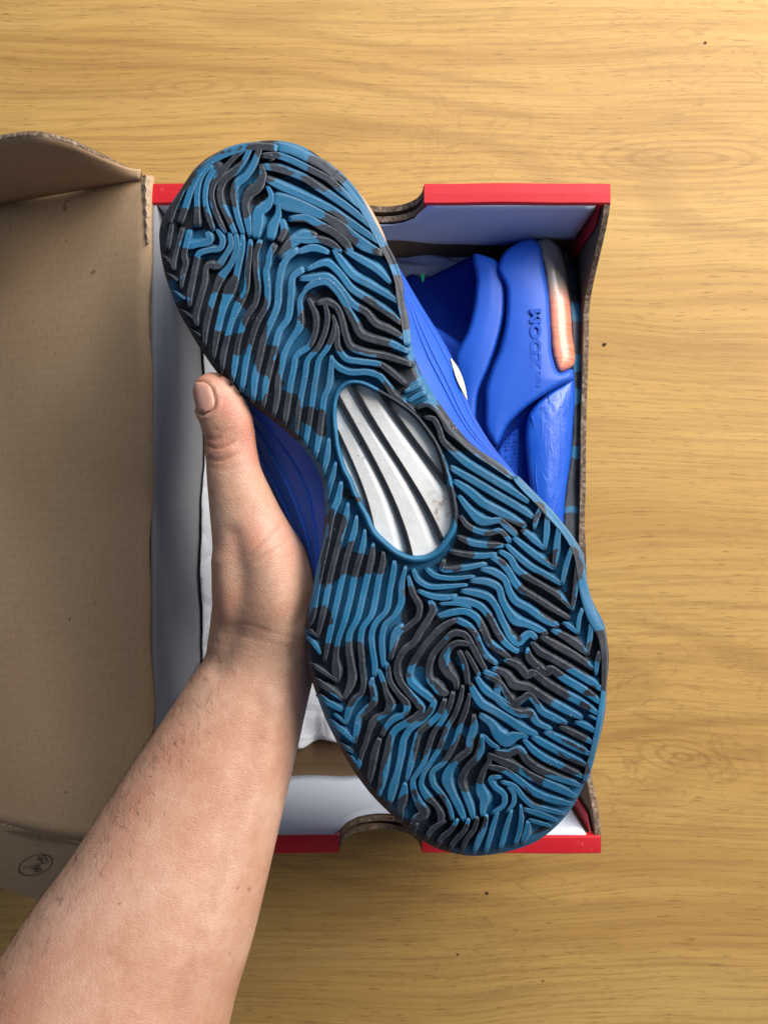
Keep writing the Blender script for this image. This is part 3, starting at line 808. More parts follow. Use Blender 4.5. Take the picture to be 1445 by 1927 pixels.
DARKP = """
T1 60,1000 150,800 230,740 380,770 560,710 650,980 470,1010 340,1010 240,1180 380,1260 500,1300 640,1290 700,1400 | T3 750,110 900,230 960,440 830,420 740,410 690,600 650,800 700,800 780,780 840,770 930,760 1000,740 1060,820 1010,900 960,1020 850,1040 830,1220 850,1350 700,1250 450,900 230,500 80,100
T1 650,220 740,200 900,180 980,230 960,300 880,400 900,480 890,720 780,740 850,900 780,1010 700,900 640,800 600,640 620,520 690,420 640,300
T1 1140,120 900,90 1050,50 1330,70 1340,130 1400,200 1320,260 1440,330 1440,400 1250,500 1200,560 1260,620 1180,730 1020,700 990,800 960,700 1000,560 1120,480 1180,330 1150,250
T2 320,130 480,200 650,330 780,470 740,520 700,590 560,520 460,560 300,480 160,380 350,350 330,230
T2 0,250 150,350 170,400 100,380 0,350
T2 560,790 640,790 740,850 830,930 780,960 830,1070 900,1100 1000,1170 830,1210 780,1180 700,1220 500,1150 440,1090 330,1000 320,950 140,1000 110,940 150,870 280,880 430,930 540,870
T2 100,1000 200,1060 170,1180 60,1300 0,1250 0,1050
T2 1080,1220 1240,1210 1310,1370 1220,1380
T4 1240,200 1340,190 1380,240 1390,400 1440,740 1390,760 1370,620 1290,440 1250,260
T1 1010,1110 1190,1130 1130,1290 1140,1400 | T3 1150,100 1160,340 1240,370 1260,440 1220,640 1240,800 1230,900 1340,960 1310,1150 1390,1330 1330,1445 1240,1445 1210,1280 1130,1170 1080,1170 1080,880 1010,800 960,660 1000,550 960,450 1010,310 990,100 1000,0
T4 340,360 520,290 680,380 760,460 860,600 900,600 880,470 970,380 1150,490 1300,560 1380,660 1400,760 1310,780 1220,880 1300,980 1150,1030 960,960 850,940 790,980 660,960 570,940 470,960 360,940 400,820 300,700 240,600 280,540 330,540
T4 1150,1030 1440,1090 1440,1400 1350,1440 1240,1320 1130,1220 1060,1190 1160,1110
T5 400,70 460,0 680,-50 650,150 690,300 770,330 880,350 920,470 1010,480 1150,550 1190,600 1190,830 1120,830 1050,790 940,700 890,690 830,600 820,710 740,720 600,640 470,470 540,330 520,200 440,140
T6 450,150 620,130 800,240 850,400 780,470 690,500 560,380 460,270 360,350 340,340 440,260
T6 500,470 600,570 700,570 740,680 880,690 960,660 1100,750 1440,1030 1440,1160 1350,1230 1180,1200 1130,1250 1080,1240 950,1050 780,850 580,690 430,590
T8 150,30 350,200 560,350 750,530 740,550 600,470 470,360 380,310 300,340 200,320 120,330 60,150
T8 120,330 160,350 210,560 280,760 300,870 340,930 430,950 440,970 420,1030 360,1070 400,1200 340,1290 340,1330 130,1330 80,1290 170,1210 230,1100 280,1000 230,850 200,620 100,400
T8 780,910 850,930 820,980 880,1040 870,1060 760,1040 650,1100 560,1130 560,1020 600,1000 690,1040 760,1010 700,930 560,880 600,870
T8 870,930 920,980 980,790 1050,800 1050,890 1000,890 940,880
T7 320,450 380,370 430,370 400,440 510,460 520,540 460,760 460,830 520,790 600,760 600,850 690,890 830,850 960,870 950,1050 920,1090 800,1090 640,1120 500,1130 400,1190 320,1150 290,1220 230,1210 270,950
T7 400,60 480,60 480,160 620,230 650,250 560,280 520,240 440,100
A 150,450 290,460 370,580 390,660 330,690 280,860 320,880 320,1040 260,1030 210,780 110,680
A 330,870 420,910 510,910 580,910 660,860 720,930 760,940 740,1300 680,1445 200,1445 120,1100 90,800 200,900 250,1000
B 160,420 210,330 310,400 420,530 500,560 510,660 590,740 770,700 760,810 960,860 1000,1000 1080,1150 1180,1220 1060,1280 980,1300 870,1420 860,1445 0,1445 0,1180 60,1020 190,850 190,800 150,700
C 80,80 150,60 200,0 280,60 300,130 230,150
C 380,210 480,250 600,220 700,250 830,350 930,560 950,720 800,800 670,740 670,720 360,400 430,330
C 940,640 890,400 990,100 960,0 1060,40 1080,120 1030,400 980,640
C 620,60 760,0 800,0 780,180 720,140
C 630,870 700,870 880,770 950,800 1100,1040 1130,940 1240,900 1340,900 1345,1150 1290,1180 1260,1130 1200,1150 1170,1260 1250,1330 1180,1400 1000,1310 810,1370 640,1445 100,1445 90,1260 230,1150 380,1100 480,1100 540,990
C 0,620 60,640 200,900 190,950 60,1000 150,1050 270,1130 200,1150 50,1010 0,880
C 260,790 420,830 380,940 300,880
D 180,20 660,0 780,30 780,170 720,180 640,130 530,290 480,290 440,220 200,80
D 830,0 1130,0 1290,260 1310,340 1140,460 1080,390 1170,310 990,250 970,340 820,410 900,520 960,600 950,720 900,950 870,1150 810,1290 700,1140 600,960 650,860 590,830 560,700 640,380 720,200 800,200
D 340,600 600,780 540,800 400,680
E 440,0 560,0 700,140 730,160 820,60 870,0 880,190 910,340 880,470 1000,520 980,600 940,680 880,690 800,660 760,690 700,700 690,640 640,580 610,470 570,470 560,400 640,320 590,360 480,220
E 390,720 460,660 530,690 650,690 600,800 620,900 680,920 740,880 800,760 880,850 900,770 1020,730 1000,850 950,1000 960,1080 1080,960 1380,1060 1445,1130 1445,1230 1240,1190 1100,1210 1010,1290 970,1280 830,1360 790,1350 740,1080 680,1110 620,1060 570,1060 560,960 440,960 380,1080 330,1050 320,900 370,780
E 220,640 350,540 440,560 400,620 330,660
F 20,180 110,110 220,0 480,0 830,190 800,220 900,400 880,420 730,460 720,490 630,480 620,540 510,400 430,430 380,490 540,560 500,640 320,580 210,490 320,500 230,330
F 560,0 820,0 1150,110 1010,140 980,160
F 1180,260 1280,310 1270,450 1090,380 1100,350
F 1040,480 1140,510 1110,550 1050,520
F 830,740 900,730 1050,810 1080,860 940,830
F 720,800 780,820 1100,980 1080,1030 900,930
F 780,990 900,1040 1110,1130 1110,1290 1040,1310 740,1270 620,1340 640,1380 500,1290 350,1150 40,1040 80,1050 330,1020 420,970 470,1100 560,1020 640,1090 660,1060 850,1160
F 1280,0 1345,0 1320,420 1280,400
G 560,610 620,620 640,700 720,800 720,670 790,660 850,620 910,640 1010,880 1050,880 1170,880 1250,880 1360,850 1350,920 1250,1050 1090,1240 950,1210 820,1180 650,1060 540,950 400,880 400,690 480,650 490,690 450,760 430,880 560,900 600,780
H 720,1030 870,1020 780,1100 650,1150
H 530,480 600,560 680,640 760,700 820,700 800,760 720,760 620,640
"""
BLUEP = """
T3 260,200 320,150 310,300
T3 350,400 380,280 400,500
T3 600,390 680,320 650,450
T3 110,200 240,240 330,420 230,480 150,320
B 570,1190 600,1080 680,980 740,980 650,1070 660,1170 720,1370 640,1310
B 190,1300 330,1200 400,1230 420,1300 440,1445 300,1445 210,1380
B 750,1150 830,1150 830,1270 790,1240
B 640,950 720,870 620,930
B 960,900 1000,1000 1080,1130 1150,1190 1050,1150 980,1040
C 10,1100 60,1180 40,1250 0,1200
C 990,790 1080,600 1060,700 1020,880 940,820
"""
def polys(s): return [parse(l)[:, :2] for l in s.strip().splitlines()]
DP, BP = polys(DARKP), polys(BLUEP)
def camo_field(P):
    f = np.full(len(P), -30.0)
    def sd(poly):
        mn, mx = poly.min(0) - 30, poly.max(0) + 30
        sel = np.where((P[:, 0] > mn[0]) & (P[:, 0] < mx[0]) & (P[:, 1] > mn[1]) & (P[:, 1] < mx[1]))[0]
        if len(sel) == 0: return sel, None
        q = P[sel]; d = pdist(q, poly, True)
        return sel, np.where(inside(q, poly), d, -d)
    for p in DP:
        sel, d = sd(p)
        if d is not None: f[sel] = np.maximum(f[sel], d)
    # left-hand borders of heel and forefoot go dark; on the forefoot this is painted-in shade
    s = ((P - AX0) @ AU) / AL; v = (P - AX0) @ AV
    e = pdist(P, OUTC[::2], True)
    lb = (v < 0) & (((s > 0.10) & (s < 0.40)) | ((s > 0.80) & (s < 0.985)))
    f = np.where(lb, np.maximum(f, 9.0 - e), f)
    f = np.where((v < 40) & (s <= 0.10), np.maximum(f, 7.0 - e), f)
    for p in BP:
        sel, d = sd(p)
        if d is not None: f[sel] = np.minimum(f[sel], -d)
    return f

shoe = thing('held_sneaker', 'blue basketball shoe held up by the hand, camouflage zigzag sole facing the camera', 'shoe', tuple(W(720, 960, D0 + 0.06)))
BS = np.array(shoe.location)
GD = 0.0042                       # groove depth
# --- outsole base: rows across the sole
NR, NC = 430, 150
rows = []
ss = 0.5 - 0.5 * np.cos(np.linspace(0.02, math.pi - 0.02, NR))
ss = 0.35 * ss + 0.65 * np.linspace(0.0008, 0.9992, NR)
loc = np.stack([(OUTC - AX0) @ AU, (OUTC - AX0) @ AV], 1)
for s in ss:
    y = s * AL
    a, b = loc, np.roll(loc, -1, axis=0)
    hit = (a[:, 0] > y) != (b[:, 0] > y)
    t = (y - a[hit, 0]) / (b[hit, 0] - a[hit, 0])
    xs = a[hit, 1] + t * (b[hit, 1] - a[hit, 1])
    if len(xs) == 0: xs = np.array([0, 0.5])
    x = np.linspace(xs.min(), xs.max(), NC)
    rows.append(AX0 + AU * y + x[:, None] * AV)
P = np.vstack(rows)
V = Wn(P, dsurf(P) + GD)
F = grid_faces(NR, NC)
_T = np.roll(WINC, -2, 0) - np.roll(WINC, 2, 0); _T /= np.linalg.norm(_T, axis=1)[:, None]
inw = inside(P, WINC + np.stack([_T[:, 1], -_T[:, 0]], 1) * 9.0)
F = [f for f in F if not all(inw[list(f)])]
outsole = mesh('outsole', V, F, M['camo'], parent=shoe, base=BS, attrs={'camo': camo_field(P), 'edge': np.zeros(len(P))})
bm = bmesh.new(); bm.from_mesh(outsole.data); bm.normal_update()
if sum(f.normal.z for f in list(bm.faces)[:200]) < 0: bmesh.ops.reverse_faces(bm, faces=bm.faces)
bmesh.ops.delete(bm, geom=[v for v in bm.verts if not v.link_faces], context='VERTS')
bm.to_mesh(outsole.data); bm.free()

def sweep(name, pts, parent, mat, depth=GD, lift=0.0, taper=(1, 1), step=4.0, attr=True, round_=False, closed=False, slant=True):
    C = catmull(pts, closed=closed, step=step)
    n = len(C)
    if closed: T = np.roll(C[:, :2], -1, 0) - np.roll(C[:, :2], 1, 0)
    else: T = np.gradient(C[:, :2], axis=0)
    T /= np.linalg.norm(T, axis=1)[:, None] + 1e-9
    Nn = np.stack([-T[:, 1], T[:, 0]], 1)
    arc = np.concatenate([[0], np.cumsum(np.linalg.norm(np.diff(C[:, :2], axis=0), axis=1))])
    if round_:
        prof = [(1.05, 1.05), (1.0, 0.7), (0.86, 0.38), (0.6, 0.12), (0.3, 0.02), (0, 0)]
    else:
        prof = [(1.20, 1.06), (1.08, 0.50), (1.03, 0.16), (1.015, 0.06), (0.975, 0.012), (0.93, 0.0), (0.60, 0.004), (0, 0.012)]
    full = prof + [(-a, b) for a, b in prof[-2::-1]]
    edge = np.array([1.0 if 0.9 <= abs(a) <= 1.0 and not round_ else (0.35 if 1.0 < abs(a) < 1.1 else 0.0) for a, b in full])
    m = len(full)
    LD = np.array([0.62, -0.78])          # towards the light; the tread is cut back at a slant on that side: gentle flank up and to the right, steep below
    VP, VD = np.zeros((n * m, 2)), np.zeros(n * m)
    ED = np.tile(edge, n)
    edist = pdist(C[:, :2], OUTC[::2], True)
    L = arc[-1]
    for i in range(n):
        f, dd = 1.0, 0.0
        if not closed:
            tl = min(11.0, L * 0.30)
            e0, e1 = arc[i] / tl, (L - arc[i]) / tl
            for e, tp in ((e0, taper[0]), (e1, taper[1])):
                if e < 1 and tp:
                    q = math.sin(max(0, e) * math.pi / 2)
                    f *= 0.72 + 0.28 * q
                    dd += (1 - q) ** 3 * depth * 0.30
        hw = C[i, 2] / 2 * f
        for j, (a, b) in enumerate(full):
            aa, bb = a, b
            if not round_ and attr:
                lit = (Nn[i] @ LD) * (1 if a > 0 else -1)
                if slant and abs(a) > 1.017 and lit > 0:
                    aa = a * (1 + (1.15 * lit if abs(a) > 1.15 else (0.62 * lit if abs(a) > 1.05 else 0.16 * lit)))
                ED[i*m + j] = edge[j] * (1.0 if lit > 0.1 else 0.25)  # edge highlight painted on the light-facing side, weaker on the other
            VP[i*m + j] = C[i, :2] + Nn[i] * aa * hw
            if aa != a and edist[i] < hw * 3.0: VP[i*m + j] = C[i, :2] + Nn[i] * a * hw
            VD[i*m + j] = depth * bb + dd
    V = Wn(VP, 1.0)  # replaced below
    d = dsurf(VP) - lift + np.minimum(VD, depth * 1.1)
    V = Wn(VP, d)
    F = grid_faces(n, m)
    if closed: F += [((n-1)*m + j, (n-1)*m + j + 1, j + 1, j) for j in range(m - 1)]
    else: F += [tuple(range(m)), tuple(range(n*m - 1, (n-1)*m - 1, -1))]
    at = None
    if attr:
        # each rib was moulded on its own: its colour breaks are shifted a little against its neighbours'
        tx = np.repeat(T, m, axis=0)
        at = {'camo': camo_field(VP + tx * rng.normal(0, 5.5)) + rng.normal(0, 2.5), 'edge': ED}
    o = mesh(name, V, F, mat, parent=parent, base=BS, attrs=at)
    fix_normals(o)
    return o

RIDGES = """
50 T1 190,945 170,1060 145,1200
48 T1 170,920 230,740 310,570 400,440
70 T1 280,915 335,760 385,600 435,460 490,370
62 T1 465,945,90 465,780 465,600,60 490,460 545,360 620,285
58 T1 640,990,40 590,850,62 556,700,56 556,580 585,450 660,330,66 720,270
56 T1 770,1015,35 690,860 640,720 622,600 650,480,70 720,380,80 820,260 890,190,60
62 T1 880,1035,50 800,860 725,690,66 715,570,70 760,450,85 880,350,85 960,270 1010,165,60
62 T1 965,1035,45 905,850 878,720 858,600,70 890,500,90 990,420,80 1070,300,76 1125,160,60
80 T1 1040,1060,40 1010,860 990,720 1020,620,110 1130,520,120 1180,400,80 1165,300,50
110 T1 1110,1080,70 1120,940,120 1140,800,120 1230,720 1270,640,60 1235,530,40
90 T1 1265,1095,80 1290,960,110 1345,830,70 1345,690,30
52 T1 305,985 265,1130 225,1290 210,1400 | T3 225,90,25
62 T1 385,1010 350,1150 325,1290 | T3 340,20 310,150 295,300,25
64 T1 690,1005,40 745,1120 720,1195 600,1215,60 480,1260 | T3 455,20 420,200 385,380 385,500,30
90 T1 580,1030,60 600,1110 480,1150,70 370,1170
64 T1 820,1040,45 835,1160 770,1280 680,1390,80 | T3 590,50 545,250 490,450 450,630 468,705,30
66 T1 890,1050,50 895,1200 820,1390 | T3 720,190,90 665,330 620,470 560,720 548,905,30
70 T1 960,1050,45 950,1200 910,1400 | T3 895,150 825,310,130 760,470,90 720,620 680,800 645,1060,30
62 T1 1045,1110,45 1035,1250 1020,1400 | T3 1015,130 995,330 905,500,90 835,680 785,870 745,1050 738,1240,25
62 T1 1150,1120,60 1100,1280 1105,1400 | T3 1105,100 1125,300 1100,460 990,630,72 940,770 900,930 875,1130 845,1330,40
64 T1 1310,1160,80 1250,1280 1230,1400 | T3 1225,80 1230,300 1225,470 1115,680 1055,860 1000,1080 955,1400,50
72 T2 230,1210 110,1310 60,1400 | T3 1355,250 1335,500 1260,690 1190,850 1145,1050 | T5 395,200 385,440,40
70 T4 290,100 185,170 155,400 120,640 30,770 | T3 1315,930 1270,1110 | T5 520,250 490,500,40
64 T4 330,310,40 255,420,50 260,600 250,720,80 150,880 85,1010 50,1170 | T5 655,190 640,400 600,610,40
62 T4 350,430,40 425,600 420,780 350,940 215,1040 180,1200 140,1400 | T5 770,350 740,560 722,705,40
58 T4 525,465,40 553,620 520,800 445,960 335,1090 310,1250 275,1430 | T5 905,360 870,560 845,845,40
56 T4 635,640,20 615,800 555,950 460,1085 430,1250 400,1430 | T5 1035,340 1000,600 965,800 950,955,40
62 T4 600,1050,40 590,1200 545,1430 | T5 1170,350 1130,560 1090,850 1050,1090,40
58 T5 1205,850,30 1190,1000 1135,1270,40
58 T5 1280,1110,30 1235,1290 1190,1440 | T7 320,300,30
100 T2 30,90 180,130 330,200 520,300 690,430
74 T2 -150,190,60 20,185 120,220 350,330 560,440 700,560 860,700,50
78 T2 -130,310,60 20,330 150,370 300,430 450,530 600,630 760,740 1000,935,50
78 T2 -110,440,60 20,510 200,590 380,670 620,790 720,860 850,950 1125,1135,50
120 T2 -20,650,120 90,690,170 330,765,130 560,870,90 700,960 830,1070 950,1160 1090,1225,60
90 T2 150,880,60 330,870,90 470,945 650,1040 760,1150 820,1240,30
70 T2 160,1090,50 330,1110 480,1105 620,1160 700,1225,30
70 T2 745,1220,40 900,1310 1080,1420 | T4 1230,235,40
74 T2 620,1210,30 700,1330 | T4 840,170 1020,270 1285,425,45
72 T4 330,100,40 560,30 690,140 820,310 970,410 1150,530 1370,690,50
72 T4 260,200,50 400,190 560,180 690,300 830,480 980,570 1080,690 1200,740 1400,850,50
76 T4 300,330,40 400,255 540,230 660,330 760,500 840,660 920,810 1050,860 1230,905 1420,985,50
66 T4 440,470,40 560,455 655,510 710,640 745,800 805,940 950,1000 1150,1035 1430,1120,55
60 T4 615,600,25 650,740 670,960 760,1075 900,1100 1150,1145 1260,1230 1390,1340,40
62 T4 600,1060,25 660,1155 780,1215 1000,1220 1120,1260 1210,1370 | T6 570,590 700,695 800,785,40
50 T6 735,670,40 830,610 930,565,50
52 T6 700,560,30 790,520 870,480,40
56 T6 830,745,30 950,700 1050,765 1120,870 1165,970 1260,1050 | T8 450,335 600,430 740,535,40
58 T6 920,845,30 1010,860 1075,970 1110,1090 1185,1175 | T8 330,400 500,510 700,630 870,740,40
58 T8 215,455,40 400,560 600,680 780,785 910,872,35
66 T8 250,570,40 380,660 480,750 600,815 720,880 840,950,40
56 T8 290,700,35 380,820 480,905,80 560,910 630,900,50 690,950 770,1025,45
44 T8 300,870,30 350,940 450,995 550,1012 630,990 715,1080,40
48 T8 280,1045,30 380,1090 500,1112 655,1115,40
46 T8 220,1170,30 350,1195 480,1205 600,1190,36
46 T8 160,1240,30 140,1310 300,1310 500,1272,40
44 T8 980,800,36 940,890 925,970,20
50 T8 820,980,30 900,1050 1010,1140,30
48 T8 1012,1140,30 1030,980 1035,870,40
52 T8 750,1050,30 860,1140 970,1225 1090,1310,30
52 T8 1092,1310,30 1110,1150 1130,1000,40
50 T8 690,1110,30 800,1220 900,1300 1000,1355 1150,1440,30
44 T8 1160,1440,30 1190,1300 1235,1165,36
54 T8 630,1165,30 720,1220 770,1310 850,1375 | C 650,370 800,465 940,600,35
66 C 960,620,35 1010,300 1030,90,60
58 T8 560,1215,30 650,1265 715,1345 760,1430 | C 400,400,70 520,470 700,585 920,715,45
50 C 870,770,40 950,820 1020,875,30
48 C 1022,875,30 1035,720 1075,610,40
72 B 1010,180,36 1150,215 1270,295 1320,430 1370,520,75 | C 480,610 660,735 800,800,50
72 B 900,310,40 1100,330 1200,385 1240,520 1310,650,80 | C 340,740,100 480,785 580,830 680,885,40
74 C 745,845,40 900,930 1060,1045 1120,1105,36
54 C 1120,1105,36 1150,950 1170,770,50
76 C 620,915,45 800,1020 1000,1130 1190,1270,40
56 C 1220,1325,30 1232,1200 1262,1080,50
70 B 800,420,40 950,445 1100,500 1180,600 1230,720 1285,830 1330,920 | C 370,985,85 440,920,85 505,885,75 565,940,45
74 C 530,985,40 600,1080 720,1145 900,1250 | F 1000,155 1150,245 1280,335,50
70 B 690,520,40 850,530 1000,590 1100,700 1190,870 1290,1000 1400,1080,45
80 C 480,1050,30 490,1140 560,1220 700,1310 | F 700,125 900,235 1100,355 1255,470,50
72 B 540,700,50 700,655 830,640 960,710 1040,850 1100,985 1200,1060 1310,1140,45
80 C 230,1170,45 380,1240 490,1340 | F 500,165 700,280 850,370 1050,475 1210,580,40
64 B 740,735 870,800 950,890 1000,1010 1070,1130 1175,1210,40
78 F 100,110,45 250,180 320,280,100 480,315 600,390 720,465 880,555 1055,640,50
60 F 1000,690,30 1100,730 1220,795,40
46 F 1150,620,25 1240,665,30
70 F 20,180,40 180,280 250,385 330,490,90 420,440 490,400,80 560,470 630,575 750,640 885,705,50
64 F 825,740,30 1000,825 1190,920,40
68 B 1040,1300,40 1180,1360 | F 150,440 260,540 400,605,80 510,600,90 560,680 720,765,45
76 F 665,800,40 850,890 1000,965 1165,1045,45
74 E 960,140,40 1050,280 1180,370 1300,450 | F 300,555,20
84 E 890,210,30 950,340 1010,430 1150,510 1300,600 | F 430,770 570,825,45
72 F 525,850,40 640,920 770,990 900,1060 1130,1165,45
100 E 1000,560,60 1120,650,80 1200,770,120 1290,830,150 1380,790,100 1445,780,60 | F 470,855,30
68 F 435,880,36 540,1000 650,1080 850,1180 1090,1290,45
50 E 1040,780,30 1120,870 1195,910,40
78 F 125,1010,40 250,1040 390,995 460,1100 560,1185 750,1275 1030,1375,50
84 H 225,240,40 400,320 520,375 680,470 830,540 1000,610 1165,690,50
70 H 230,370,50 400,410 560,520 700,635 830,700 960,740 1110,770,50
54 H 370,535,30 500,580 600,700 700,790 850,835 1045,880,40
64 H 610,830,40 800,890 960,950,40
52 H 670,950,40 870,1005,36
56 H 270,870,40 395,770 395,680 285,580 245,500 350,480,40
48 H 430,850,30 498,760 498,660 440,590,30
70 H 215,330,30 160,440,60 130,540,70 145,640,110 180,710,110 160,820,60 160,900,45
50 H 325,860,30 275,1000 235,1150 190,1300,40
50 H 475,850,30 425,1000 375,1180 345,1280,40
56 H 575,790,25 580,930,50 560,1080 520,1200,45
44 H 200,900,30 185,990 120,1130 65,1300,36
70 T7 470,110,40 430,300 380,430 310,780 | A 240,110 195,350 150,600 120,690,30
62 T7 545,340,30 515,500 450,740 380,1000 340,1180 | A 300,420 260,600 215,795,36
50 A 105,715,36 215,800,30
60 T7 640,480,30 610,640 560,820 510,1000 480,1150 | A 440,350 390,570 340,800 290,1060,36
46 A 95,795,40 170,870 245,985,30
62 T7 730,630,30 700,820 650,1000 610,1150 | A 565,400 500,650 430,870,56 410,1030 420,1170,100 430,1285,40
64 T7 820,780,30 800,930 765,1090 | A 700,380 640,620 560,780 550,920,70 580,1130,80 590,1250,95 | D 520,40,85 440,205,36
62 T7 930,870,36 915,1020 880,1150 | A 840,400 800,570 700,720 680,850 690,1000 700,1150 715,1330,60 | D 640,130,60 550,230,80 500,320,75 465,475,36
60 T7 1050,970,40 1030,1130 | A 1000,300 955,530 840,660 800,780 812,950 835,1100 832,1230,50
60 T7 1170,1030,30 1130,1200 | A 1115,450,66 1040,590 950,670 915,800 920,1000 932,1125,36
80 A 1150,700,90 1070,760,90 1040,860,80 1020,1030,36
56 A 965,1090,30 980,1150,50 1000,1280 1090,1420 | D 1130,280,75 1110,365 980,430,70 900,510 855,610,50
66 D 830,640,50 775,800,80 745,960,75 720,1120,30
54 A 880,1170,40 930,1290 960,1400 | D 945,290,95 895,365 765,445,80 715,560 675,700 635,800 610,925,30
62 A 815,1250,30 800,1320 | D 760,130 765,250,75 690,325,75 610,400 580,540 558,685,36
66 D 170,20,60 300,115 430,212,40
60 D 150,150,50 280,250 415,325,50
44 D 350,375,30 460,472,30
56 D 290,440,40 430,555 552,672,36
40 D 400,680,30 530,780,36
36 D 500,825,30 600,920,26
40 A 130,1080,30 300,1200 430,1285,30
62 B 225,270,36 260,430 340,600 325,700 215,810 110,890 60,1010 25,1160,40
74 B 455,530,50 485,620 430,740 350,860 270,990 170,1070 100,1200,66 95,1300 | E 130,190 230,320 330,440 365,500 310,570 210,640 80,720 | D 955,620 920,760 885,950,90 850,1140 820,1275,36
70 B 740,735,50 600,805 450,950 330,1110 240,1270 225,1360 | E 240,190 330,280 450,370 490,410,60 465,500 400,590 230,720 170,820 140,1000 95,1200 | G 340,540,90 305,720,40
70 B 1055,1275,36 985,1150 905,1000 830,895 720,880 590,990 480,1130 440,1270 460,1400 | E 500,220,90 590,310,90 640,320,50
66 E 615,385,50 560,540 440,660 330,760 290,900 245,1090 | G 490,460,36
84 G 475,490,36 450,640,95 425,760,80 430,885,36
62 B 900,1010,30 830,990 740,990 640,1070,85 600,1200,110 650,1310,100 | E 730,180,70 740,270,50
56 E 705,310,50 665,470 585,620 490,760 430,930 385,1080 310,1200 | G 560,450 565,560,64 620,700,84 680,820,110 580,890,80 540,950,36
62 B 770,1080,50 820,1190,66 850,1310 860,1430,50
50 B 850,1085,36 905,1180 985,1335,45
52 E 812,240,36 780,400 720,560 650,680 590,830 540,950 450,1090 385,1200 | G 645,500 715,640,76 815,740 865,850,76 840,930,36
56 E 888,320,30 850,480 790,640 740,820 690,930 600,1080 475,1190 | G 780,500 870,610 940,720 985,885,45
74 E 930,560,40 930,680 885,840 870,940 760,1035 | G 985,300,80 925,430,110 990,610,80 1070,770 1115,885,45
74 E 1020,780,40 1010,900 950,1040 870,1120 | G 1085,460 1125,600,66 1180,740,70 1212,865,45
40 G 610,930,30 575,1010 590,1055,26
58 G 905,905,36 750,1010 700,1110,40
56 G 1045,885,36 965,1005 860,1100 820,1185,36
56 G 1165,880,36 1115,1010 1005,1130 950,1220,36
54 G 1258,865,36 1225,985 1130,1120 1085,1235,36
50 G 1360,845,36 1335,980 1265,1150 1225,1250,36
46 B 600,120,40 585,170 700,190 870,165 1060,125,30
50 B 420,185,36 500,250 640,280 925,262,30
50 B 275,195,36 320,300 420,365 640,372 850,352,30
56 B 335,420,40 480,480 650,492 735,468,36
34 T3 130,130,20 250,212,26
34 T3 190,320,20 330,412,26
36 T3 260,520,20 420,622,26
34 T3 370,730,20 500,822,26
34 T1 85,1265,20 195,1365,26
40 B 560,560,30 760,560 900,600,30
50 F 0,1215,40 60,1110,50 60,1060,30
90 T1 440,420,50 560,290,70 660,220,80 800,150,86 960,100,84 1150,85,80 1330,105,80
100 T2 30,1290,60 150,1150,110 300,1060,110 430,1060,70
80 T2 240,1240,50 400,1190,80 560,1240,50
80 H 655,965,40 640,1080,76 605,1170,50
60 T1 1250,220,90 1300,190,60
70 T2 60,900,60 80,1000,70 30,1120,60
"""
nr = 0
for line in RIDGES.strip().splitlines():
    w0, rest = line.split(' ', 1)
    pts = parse(rest, float(w0))
    pts[:, 2] *= 1.0
    for a, b in ((0, 1), (-1, -2)):          # run each end on a little so that neighbours and the border meet
        v = pts[a, :2] - pts[b, :2]; v /= np.linalg.norm(v) + 1e-6
        e0 = pdist(pts[a:a+1 if a == 0 else None, :2], OUTC[::2], True)[0]
        ext = 4.0
        if e0 < 26:
            for q in np.arange(4.0, 30.0, 2.0):
                c = (pts[a, :2] + v * q)[None]
                if not inside(c, OUTC)[0] or pdist(c, OUTC[::2], True)[0] < 3.5: break
                ext = q
            if q > 27: ext = 4.0
        if not inside((pts[a, :2] + v * ext)[None], OUTC)[0]: ext = 0.0
        pts[a, :2] += v * ext
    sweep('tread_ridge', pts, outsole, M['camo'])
    nr += 1
print('ridges', nr)

# raised rim along the medial edge and around the shank window
rim1 = parse('T2 620,350 760,490 870,630 980,820 1080,1010 1170,1180 1240,1310 | T4 1290,100 1330,250 1345,430 1385,600 1410,760 1425,930', 80)
sweep('rim', rim1, outsole, M['camo'], lift=0.0002, slant=False)
rim2 = parse('T8 760,530,50 860,640 960,740 1040,830,70 1130,930 1230,1060 1300,1200,70 | C 1060,250,90 1110,500,100 1190,720,110 1280,900,90 1310,1100,70 1312,1300,60 | F 1300,380,50 1270,600 1235,800 1190,1000 1140,1190 1090,1350,40', 60)
sweep('rim', rim2, outsole, M['camo'], lift=0.0002, slant=False)
def offset_curve(Cc, off):
    T = np.roll(Cc, -2, 0) - np.roll(Cc, 2, 0); T /= np.linalg.norm(T, axis=1)[:, None]
    return Cc + np.stack([T[:, 1], -T[:, 0]], 1) * off
ang = np.arctan2(WINC[:, 1] - 885, WINC[:, 0] - 742)
wring = 15 + 3 * np.sin(ang)
T = np.roll(WINC, -2, 0) - np.roll(WINC, 2, 0); T /= np.linalg.norm(T, axis=1)[:, None]
ring = WINC + np.stack([T[:, 1], -T[:, 0]], 1) * (wring * 0.52)[:, None]
sweep('window_rim', np.column_stack([ring, wring]), outsole, M['camo'], lift=0.0003, closed=True, round_=True, depth=0.0085)

# outsole edge wall
N = 420
R0 = resample_n(OUTC, N)
cen = R0.mean(0)
T = np.roll(R0, -2, 0) - np.roll(R0, 2, 0); T /= np.linalg.norm(T, axis=1)[:, None]
on = np.stack([T[:, 1], -T[:, 0]], 1)
if ((on * (R0 - cen)).sum(1)).mean() < 0: on = -on
lay = []
d0 = dsurf(R0)
for off, dz in ((-3, 0.0037), (0, 0.0040), (1.5, 0.0050), (1.5, 0.0085), (-2, 0.0115)):
    Q = R0 + on * off
    lay.append(Wn(Q, d0 + dz))
V = np.vstack(lay)
